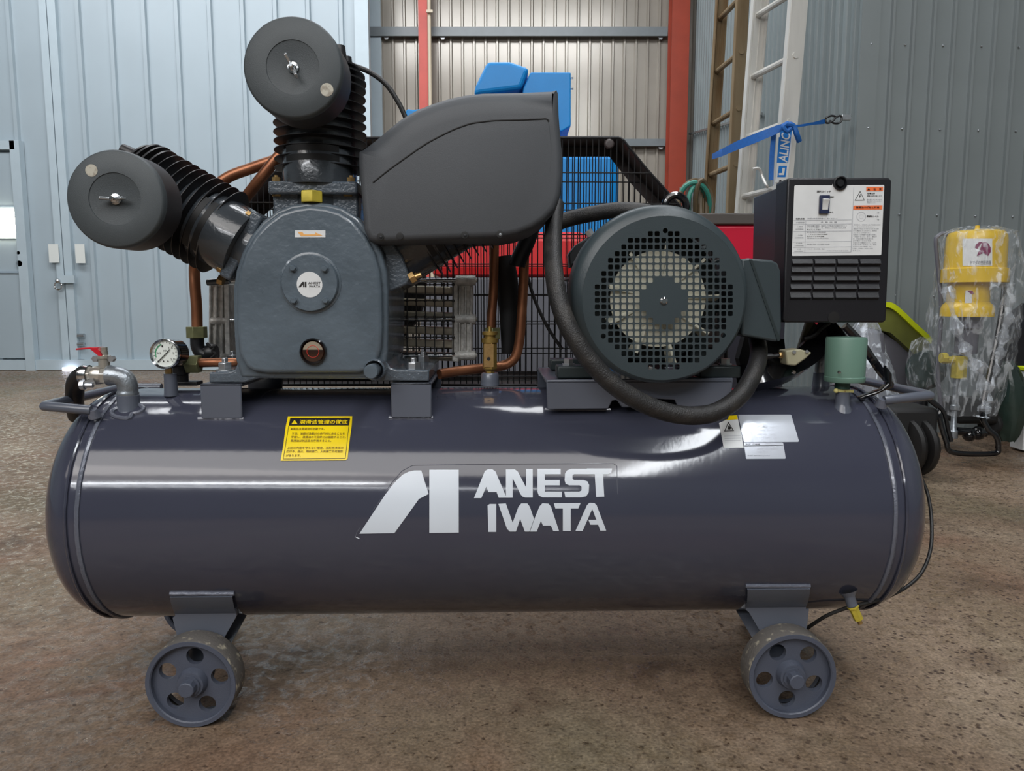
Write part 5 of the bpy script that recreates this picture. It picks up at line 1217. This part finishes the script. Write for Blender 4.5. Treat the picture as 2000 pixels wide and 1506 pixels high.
q = MB(); q.cyl((g1_.x - .002, yg, zc_ - .004), (g1_.x - .002, yg, zb - .002), .0075, n=12).hexnut((g1_.x - .002, yg, zc_ - .004), (0, 0, 1), .01, .004).build('nipple', 'brass', gs)
q = MB(); q.bar((g1_.x - .018, yg - .008, zc_), (g1_.x + .014, yg - .008, zc_ - .001), .003, .005).ball(Vector((g1_.x - .018, yg - .008, zc_)), .0045, 10).build('cock_lever', 'sticker_cream', gs)
MB().lathe([(.019, zd - .012), (.014, zd), (.0125, zd + .004), (.0125, zc_ - .003), (0, zc_ - .003)], (g1_.x - .002, yg - .001, 0), (0, 0, 1), 24).build('pipe_stub', 'frame_paint', gs)
q = MB(); q.tube(curve([mp(u, v, .03) for u, v in ((1604, 742), (1603, 722), (1605, 705), (1613, 696), (1628, 693))], 5), .0115, 14).build('pipe_elbow', 'galvanised', C)
MB().lathe([(.024, -.012), (.017, 0), (.0155, .03), (0, .03)], (mp(1604, 742, .03).x, .03, TANK_Z + TANK_R - .004), (0, 0, 1), 20).build('pipe_stub', 'frame_paint', C)
# ---- outlet: stub, elbow, ball valve, hose
yo = on_tank(250, 800).y + .012
s0, s1 = mp(249, 804, yo), mp(250, 771, yo); rs = ml(21, 250, 785, yo)
st_ = MB().lathe([(rs * 1.35, s0.z - .012), (rs * 1.12, s0.z - .002), (rs, s0.z + .004), (rs, s1.z - .001), (rs * .95, s1.z), (0, s1.z)], (s1.x, yo, 0), (0, 0, 1), 32).build('outlet_stub', 'frame_paint', C)
q = MB(); ring = [on_tank(249 + 31 * math.cos(a), 806 + 11 * math.sin(a) - (8 if math.cos(a) > .3 else 0), 0.001) for a in [2 * PI * k / 40 for k in range(40)]]; q.tube(ring, .0042, 7, closed=True).build('weld_bead', 'weld_paint', st_)
el = MB(); ep = curve([mp(u, v, yo) for u, v in ((249.5, 771), (249.5, 758), (247, 746), (240, 738), (228, 734), (212, 733))], 5); el.tube(ep, [rs * .98] * 3 + [rs * .9] * (len(ep) - 6) + [rs * .98] * 3, 22).build('pipe_elbow', 'galvanised', C)
bv = MB(); a, c_ = mp(214, 733, yo), mp(168, 732, yo); d_ = (c_ - a)
rr = ml(18, 200, 725, yo)
bv.lathe([(0, 0), (rr * 1.05, 0), (rr * 1.05, d_.length * .28)], a, d_, 6, .2).lathe([(rr * .95, d_.length * .28), (rr * 1.05, d_.length * .5), (rr * .9, d_.length * .72)], a, d_, 28).lathe([(rr, d_.length * .7), (rr, d_.length), (0, d_.length)], a, d_, 6, .2)
bv = bv.build('ball_valve', 'nickel', C, bevel=.001)
m_ = mp(204, 718, yo); MB().lathe([(.0095, 0), (.0095, .016), (.012, .017), (.012, .022), (.0075, .023), (.0075, .03), (0, .03)], m_, (0, 0, 1), 16).hexnut(m_ + Vector((0, 0, .03)), (0, 0, 1), .007, .007).build('valve_stem', 'nickel', bv)
for dx in (-.014, .014): MB().lathe([(0, -.005), (.006, -.005), (.006, .005), (0, .005)], m_ + Vector((dx, 0, .016)), (0, 1, 0), 6).build('gland_nut', 'zinc', bv)
q = MB(); hp = [mp(u, v, yo) for u, v in ((204, 686), (196, 677.5), (180, 678), (166, 679), (150, 680.5))]; wv_ = Vector((0, .011, 0))
vs = []; hw = [1.0, 1.0, .75, .45, .4]; th = [.004, .004, .003, .003, .003]
for k, p in enumerate(hp): vs += [p - wv_ * hw[k], p + wv_ * hw[k], p + wv_ * hw[k] - Vector((0, 0, th[k])), p - wv_ * hw[k] - Vector((0, 0, th[k]))]
vs[0] = vs[0] + Vector((.0, 0, -.006)); vs[3] = vs[3] + Vector((0, 0, -.008)); vs[7] = vs[7] + Vector((-.0, 0, -.011))
fs = [(4 * k + j, 4 * k + (j + 1) % 4, 4 * k + 4 + (j + 1) % 4, 4 * k + 4 + j) for k in range(len(hp) - 1) for j in range(4)] + [(0, 3, 2, 1), tuple(4 * (len(hp) - 1) + j for j in range(4))]
q.add(vs, fs).build('valve_handle', 'red_handle', bv, bevel=.0008)
q = MB(); hpts = curve([mp(170, 732, yo), mp(158, 735, yo + .005), mp(148, 748, yo + .02), mp(146, 768, yo + .04), mp(146, 790, yo + .07), mp(150, 812, yo + .1)], 6)
q.tube(hpts, ml(17.5, 160, 740, yo), 20).build('outlet_hose', 'rubber_dark', bv)
hc = MB(); hc.lathe([(rr * 1.08, -.007), (rr * 1.12, -.004), (rr * 1.12, .004), (rr * 1.08, .007)], mp(167, 732, yo), d_, 28).build('hose_clamp', 'chrome', bv)
q = MB(); q.cyl(mp(160, 752, yo - .02), mp(182, 752, yo - .02), .0045, n=10).cyl(mp(158, 752, yo - .02), mp(166, 752, yo - .02), .0085, n=8).bar(mp(165, 752, yo - .02), mp(185, 745, yo - .015), .006, .012).build('clamp_screw', 'zinc', bv)
# ---- pressure gauge
yq = -.07; gc = mp(323, 691, yq); gr_ = ml(30.5, 323, 691, yq)
gd = Vector((-.1, -1, 0.04)).normalized()
ga = MB(); ga.lathe([(0, -.034), (gr_ * .9, -.034), (gr_ * .95, -.004), (gr_, -.002), (gr_ * 1.0, .003), (gr_ * .95, .006), (gr_ * .84, .003), (gr_ * .82, 0)], gc, gd, 48); ga = ga.build('pressure_gauge', 'chrome', C)
MB().lathe([(0, -.036), (gr_ * .94, -.036), (gr_ * .97, -.006)], gc, gd, 40).build('gauge_case', 'black_gloss', ga)
X_, Y_, A_ = basis(gd)
gx = Vector((1, 0, 0)); gx = (gx - gd * gx.dot(gd)).normalized(); gz = gx.cross(gd) * -1
if gz.z < 0: gz = -gz
dfn = lambda e: (lambda a, b_: gc + gx * (a * gr_) + gz * (-b_ * gr_) + gd * e)
dq = MB(); dq.mat(0).lathe([(gr_ * .84, .0), (0, .0004)], gc, gd, 40)
def arc(r0, r1, a0, a1, mt, e=.0012, n=16):
    for k in range(n):
        t0, t1 = a0 + (a1 - a0) * k / n, a0 + (a1 - a0) * (k + 1) / n
        dq.flat([[(r0 * math.cos(t0), -r0 * math.sin(t0)), (r1 * math.cos(t0), -r1 * math.sin(t0)), (r1 * math.cos(t1), -r1 * math.sin(t1)), (r0 * math.cos(t1), -r0 * math.sin(t1))]], dfn(e), mat=mt)
arc(.62, .68, math.radians(110), math.radians(200), 2)
for k in range(16):
    t = math.radians(225 - k * 18); arc(.7 if k % 5 else .64, .78, t - .02, t + .02, 1, n=1)
for s_, x, y in (('0', -.52, .42), ('0.5', -.55, -.1), ('1', -.22, -.55), ('1.5', .25, -.45), ('2', .5, -.1), ('2.5', .35, .3)): dq.text(s_, x, y, .09 * len(s_), .12, dfn(.0012), mat=1)
dq.text('MPa', -.12, -.25, .3, .12, dfn(.0012), mat=1); 
for x in (-.12, .18): dq.flat([[(x + .05 * math.cos(a), .48 + .05 * math.sin(a)) for a in [2 * PI * k / 8 for k in range(8)]]], dfn(.0012), mat=1)
dq.flat([[(-.52, .52), (-.46, .56), (.2, -.08), (.36, -.26), (.32, -.3), (.16, -.12)]], dfn(.0024), mat=1)
dq.build('gauge_dial', ['gauge_white', 'ink_black', 'ink_green'], ga, smooth=0)
gb = mp(332, 740, yq + .02)
MB().lathe([(.0065, 0), (.0065, .02), (0, .02)], mp(330, 731, yq + .018), (0, 0, 1), 6).build('gauge_fitting', 'brass', ga)
MB().lathe([(.0125, -.03), (.0118, -.012), (.0115, 0), (.0115, .012), (0, .012)], mp(333, 742, yq + .018), (0, 0, 1), 20).build('gauge_stub', 'frame_paint', ga)
q = MB(); q.cyl(mp(356, 750, .0), mp(354, 700, .0), .012, n=16).box(mp(366, 748, .0), (.05, .03, .008)).box(mp(354, 722, .0), (.022, .03, .02)).build('pressure_switch', 'black_satin', C, bevel=.002)
# ---- copper pipes and fittings
def pipe(nm, pts, r, m='copper', par=C, n=16): return MB().tube(curve([mp(*p) for p in pts], 8), r, n).build(nm, m, par)
yp = .06
pipe('copper_pipe', [(386, 480, yp - .02), (380, 520, yp), (381, 560, yp), (384, 600, yp), (385, 640, yp)], ml(10.5, 380, 600, yp))
q = MB(); p = mp(385, 660, yp); h_ = mp(385, 638, yp).z - p.z; q.hexnut(p, (0, 0, 1), ml(20, 385, 650, yp), h_).build('pipe_nut', 'olive_nut', C, bevel=.001)
q = MB(); q.tube(curve([mp(u, v, yp) for u, v in ((385, 660), (386, 676), (392, 688), (404, 693), (416, 692))], 5), ml(13, 390, 680, yp), 16).lathe([(.016, 0), (.019, .01), (.016, .02), (0, .02)], mp(404, 690, yp), (1, 0, 0.1), 10).build('pipe_elbow', 'black_satin', C)
q = MB(); q.tube(curve([mp(u, v, yp - .02) for u, v in ((404, 670), (412, 678), (420, 676), (415, 686), (421, 692), (412, 700))], 3), .003, 6).build('wire_tie', 'black_matte', C)
yh = .0; pipe('copper_pipe', [(385, 709, yh), (420, 708, yh), (462, 708, yh), (520, 706, yh + .05)], ml(9, 420, 708, yh))
q = MB(); q.hexnut(mp(365, 711, yh), (1, 0, 0), ml(19, 375, 710, yh), ml(26, 375, 710, yh)).build('pipe_nut', 'olive_nut', C, bevel=.001)
pipe('copper_pipe', [(600, 300, .06), (548, 310, .05), (490, 329, .05), (448, 345, .05), (420, 366, .05), (404, 390, .06)], ml(11, 500, 330, .05))
pipe('copper_pipe', [(590, 270, -.0), (548, 302, .0), (512, 345, .0), (478, 388, .02), (450, 420, .04)], ml(11, 500, 330, .0))
pipe('copper_pipe', [(966, 465, .1), (965, 520, .1), (963, 580, .1), (960, 620, .1), (958, 660, .1)], ml(9, 965, 560, .1))
q = MB(); q.hexnut(mp(962, 662, .1), (0, 0, 1), ml(17, 962, 650, .1), ml(22, 962, 650, .1)).build('pipe_nut', 'olive_nut', C, bevel=.001)
pipe('copper_pipe', [(1024, 500, .09), (1022, 560, .09), (1017, 640, .09), (1012, 680, .09), (1003, 702, .09), (985, 713, .09), (960, 717, .08), (900, 724, .05), (858, 731, .02)], ml(9.5, 1015, 620, .09))
q = MB(); q.tube(curve([mp(u, v, .08) for u, v in ((1040, 440), (1030, 470), (1014, 505), (1010, 520))], 5), ml(16, 1010, 500, .08), 16).build('pipe_elbow', 'black_satin', C)
q = MB(); q.tube(curve([mp(u, v, .12) for u, v in ((985, 500), (992, 560), (994, 620), (992, 690))], 5), [ml(10 + 11 * math.sin(PI * (.25 + .7 * k / 15)), 990, 600, .12) for k in range(16)], 14).build('check_valve', 'black_matte', C)
q = MB(); q.tube(curve([mp(u, v, .14) for u, v in ((1030, 540), (1046, 590), (1070, 640), (1098, 682))], 5), .0035, 8).build('pilot_line', 'rubber_dark', C)
q = MB(); q.tube(curve([mp(u, v, .0) for u, v in ((660, 115), (690, 128), (724, 142), (755, 166), (778, 200), (790, 225), (800, 250))], 6), .0048, 10).build('pilot_line', 'rubber_dark', C)
# safety valve on its stub
ysv = .0; cu = mp(957, 735, ysv); rv = ml(1, 957, 700, ysv); zsv = lambda v: mp(957, v, ysv).z
MB().lathe([(19 * rv, zsv(752)), (17.5 * rv, zsv(744)), (17 * rv, zsv(731)), (15 * rv, zsv(728)), (0, zsv(728))], (cu.x, ysv, 0), (0, 0, 1), 24).build('valve_stub', 'frame_paint', C)
sv2 = MB().lathe([(0, zsv(730)), (9 * rv, zsv(730)), (9 * rv, zsv(724)), (14.5 * rv, zsv(720)), (14.5 * rv, zsv(676)), (14.5 * rv, zsv(668)), (0, zsv(668))], (cu.x, ysv, 0), (0, 0, 1), 6, .26).build('safety_valve', 'brass_dull', C, bevel=.0008)
MB().lathe([(12 * rv, zsv(670)), (16 * rv, zsv(669)), (16 * rv, zsv(661)), (11 * rv, zsv(660)), (11 * rv, zsv(655)), (15 * rv, zsv(654)), (15 * rv, zsv(648)), (4 * rv, zsv(647)), (3 * rv, zsv(638)), (0, zsv(638))], (cu.x, ysv, 0), (0, 0, 1), 12).build('valve_cap', 'brass_dull', sv2)
MB().prism(xz([(945.5, 672), (964, 672), (964, 717), (945.5, 717)], ysv - 14.5 * rv), ysv - 14.2 * rv, ysv - 12 * rv).build('valve_face', 'brass', sv2, smooth=0)
MB().lathe([(3.6 * rv, -.0003), (0, -.0003)], mp(954.5, 701, ysv - 14.3 * rv), (0, 1, 0), 16).build('vent_hole', 'recess_shade', sv2)
# ---- intercooler behind the crankcase
yi = .14
ic = bx_ = MB().prism(xz([(885, 548), (895, 546), (897, 706), (884, 704)], yi), yi - .03, yi + .07).build('intercooler', 'alu_cast', C, bevel=.002); ic['label'] = 'cast aluminium intercooler with end caps'
def rib_cap(u0, u1, va, vb):
    q = MB(); q.prism(xz([(u0, va), (u1, va), (u1 - 2, vb), (u0, vb)], yi), yi - .022, yi + .06)
    for k in range(3):
        uu = u0 + (u1 - u0) * (.12 + .38 * k); q.prism(xz([(uu - 2, va + 3), (uu + 2, va + 3), (uu + 1, vb - 3), (uu - 3, vb - 3)], yi), yi - .028, yi - .02)
    return q.build('end_cap', 'alu_cast', ic, bevel=.0015)
rib_cap(896, 924, 557, 702); rib_cap(416, 447, 552, 700)
MB().prism(xz([(447, 556), (456, 556), (459, 706), (450, 706)], yi), yi - .03, yi + .06).build('end_plate', 'alu_cast', ic, bevel=.001)
for k, v in enumerate((548, 623, 694)):
    q = MB(); q.cyl(mp(450, v + 2, yi - .026), mp(890, v, yi - .026), .0042, n=12).build('tie_rod', 'chrome', ic)
    q = MB(); q.cyl(mp(890, v, yi - .022), mp(929, v, yi - .022), .0105, n=14).cyl(mp(929, v, yi - .022), mp(932, v, yi - .022), .004, n=8).build('rod_boss', 'alu_cast', ic); MB().cyl(mp(412, v + 4, yi - .022), mp(446, v + 4, yi - .022), .0085, n=14).build('rod_boss', 'alu_cast', ic)
for k in range(6):
    v = 562 + k * 25 + (4 if k > 2 else 0); q = MB(); q.bar(mp(500, v - 8, yi + .01), mp(886, v + 6, yi + .01), .016, .04, (0, 1, 0)); q.build('cooler_tube', 'alu_fin', ic, bevel=.003)
cell = []
for (va, vb) in ((556, 619), (627, 690)):
    for j in range(9): u = 741 + j * 18; cell.append((mp(u, va, yi - .033), mp(u, vb, yi - .033)))
    for v in (va, (va + vb) / 2, vb): cell.append((mp(735, v, yi - .033), mp(884, v, yi - .033)))
q = MB()
for a, c_ in cell: q.bar(a, c_, .0022, .003, (0, 1, 0))
for (va, vb) in ((556, 619), (627, 690)):
    for j in range(9):
        for v in (va, (va + vb) / 2, vb): q.lathe([(.0036, 0), (.0036, -.003), (0, -.0035)], mp(741 + j * 18, v, yi - .033), (0, 1, 0), 8)
q = q.build('guard_grid', 'cage_black', ic, smooth=0); q['kind'] = 'stuff'
# ---- wire belt guard at the back
yb0, yb1 = .235, .33
gout = [(452, 420), (476, 395), (545, 330), (588, 272), (700, 270), (1209, 269), (1216, 273), (1262, 330), (1330, 405), (1410, 470), (1420, 730), (1380, 752), (500, 752), (452, 730)]
P0 = xz(gout, yb0); n = len(P0)
fr = MB()
for k in range(n):
    a, c_ = P0[k], P0[(k + 1) % n]; fr.tube([(a[0], yb0, a[1]), (c_[0], yb0, c_[1])], .0035, 6); fr.tube([(a[0], yb1, a[1]), (c_[0], yb1, c_[1])], .0035, 6)
guard = fr.build('belt_guard_frame', 'cage_black', C); guard['label'] = 'black wire mesh belt guard'
bd_ = MB(); m2 = inset_poly = None
cxm = sum(p[0] for p in P0) / n; czm = sum(p[1] for p in P0) / n
P1 = inset(P0, .024)
for k in range(n):
    a, c_ = P0[k], P0[(k + 1) % n]; bd_.mat(0); bd_.add([(a[0], yb0, a[1]), (c_[0], yb0, c_[1]), (c_[0], yb1, c_[1]), (a[0], yb1, a[1])], [(0, 1, 2, 3)])
    d_, e_ = P1[k], P1[(k + 1) % n]; bd_.add([(a[0], yb1 - .002, a[1]), (c_[0], yb1 - .002, c_[1]), (e_[0], yb1 - .002, e_[1]), (d_[0], yb1 - .002, d_[1])], [(0, 1, 2, 3)])
bd_.build('guard_band', 'cage_brown', guard, smooth=0)
def inside(x, z, P):
    c = False; j = len(P) - 1
    for i in range(len(P)):
        if (P[i][1] > z) != (P[j][1] > z) and x < (P[j][0] - P[i][0]) * (z - P[i][1]) / (P[j][1] - P[i][1]) + P[i][0]: c = not c
        j = i
    return c
def wires(y, Pg, dx, xo, hz):
    q = MB(); xs_ = [p[0] for p in Pg]; zs_ = [p[1] for p in Pg]; x = min(xs_) + xo
    def span(x=None, z=None):
        cr = []
        for i in range(len(Pg)):
            a, b_ = Pg[i - 1], Pg[i]
            if x is not None and (a[0] > x) != (b_[0] > x): cr.append(a[1] + (b_[1] - a[1]) * (x - a[0]) / (b_[0] - a[0]))
            if z is not None and (a[1] > z) != (b_[1] > z): cr.append(a[0] + (b_[0] - a[0]) * (z - a[1]) / (b_[1] - a[1]))
        return (min(cr), max(cr)) if len(cr) > 1 else None
    while x < max(xs_):
        s_ = span(x=x)
        if s_: q.tube([(x, y, s_[0]), (x, y, s_[1])], .0013, 5, caps=False)
        x += dx
    for z in hz:
        s_ = span(z=z)
        if s_: q.tube([(s_[0], y - .002, z), (s_[1], y - .002, z)], .0015, 5, caps=False)
    o = q.build('wire_mesh', 'cage_black', guard, smooth=60); o['kind'] = 'stuff'; return o
dxw = ml(11.8, 1000, 400, yb0)
hz = [mp(1000, v, yb0).z for v in (337, 397, 458, 516, 575, 633, 690, 735)]
hz2 = [mp(1000, v, yb1).z for v in (355, 410, 465, 520, 577, 627, 680, 728)]
wires(yb0, P0, dxw, .006, hz); wires(yb1, P0, dxw, .012, hz2)
p = mp(1190, 281, yb0 - .004); MB().lathe([(.011, .003), (.011, 0), (.0085, -.003), (.004, -.004), (0, -.003)], p, (0, 1, 0), 24).build('guard_knob', 'cage_brown', guard)
# flywheel and pulley inside the guard
MB().lathe([(.12, 0), (.165, 0), (.165, .05), (.155, .05), (.15, .02), (.03, .02)], (CX, yb0 + .02, CZ), (0, 1, 0), 48).build('flywheel', 'black_matte', C)
MB().lathe([(0, 0), (.06, 0), (.06, .05), (0, .05)], (cB[0], yb0 + .02, cB[1]), (0, 1, 0), 32).build('motor_pulley', 'black_matte', C)
# ---- big rubber hose looping past the motor, and the one over it
hp = curve([mp(*p) for p in ((1086, 400, -.02), (1081, 440, -.08), (1080, 480, -.14), (1082, 530, -.2), (1092, 590, -.235), (1116, 650, -.25), (1158, 712, -.255), (1212, 762, -.255), (1280, 798, -.25), (1345, 812, -.245), (1400, 804, -.235), (1446, 772, -.22), (1474, 724, -.18), (1482, 690, -.12), (1478, 660, -.05))], 6)
MB().tube(hp, ml(18.5, 1200, 750, -.25), 20).build('rubber_hose', 'rubber', C)['label'] = 'thick black ribbed hose looping in front of the motor'
MB().tube(curve([mp(*p) for p in ((1080, 440, .12), (1110, 428, .12), (1160, 417, .11), (1210, 410, .1), (1262, 414, .09), (1310, 430, .08))], 6), ml(15, 1180, 415, .11), 16).build('rubber_hose', 'rubber', C)
# hose printing
q = MB(); f = lambda u, v: mp(u, v, -.272)
# ---- drain: stub, yellow drain cock
a = on_tank(1657, 1158); d0 = mp(1664, 1177, a.y - .002)
q = MB(); dd = (mp(1664, 1180, a.y - .004) - a).normalized(); q.lathe([(.017, -.004), (.0115, .004), (.0095, .008), (.0095, .024), (0, .024)], a, dd, 20); ds = q.build('drain_stub', 'frame_paint', C)
e0 = a + dd * .024; e1_ = mp(1676, 1208, a.y - .006); dd2 = (e1_ - e0).normalized()
MB().lathe([(0, 0), (.0105, 0), (.0105, .004), (.0085, .0045), (.0085, .028), (0, .028)], e0, dd2, 6).build('drain_cock', 'brass_yellow', ds, bevel=.0006)
MB().lathe([(0, .028), (.0045, .028), (.0045, .036), (0, .036)], e0, dd2, 10).build('drain_screw', 'brass', ds)
# ---- thin black cable down the right end
cp = [mp(*p) for p in ((1800, 935, -.02), (1812, 965, -.03), (1819, 1010, -.05), (1818, 1070, -.09), (1800, 1118, -.12), (1765, 1150, -.14), (1715, 1172, -.15), (1665, 1184, -.15), (1620, 1200, -.14), (1588, 1219, -.12), (1560, 1240, -.1))]
MB().tube(curve(cp, 6), .0034, 10).build('thin_cable', 'rubber_dark', C)
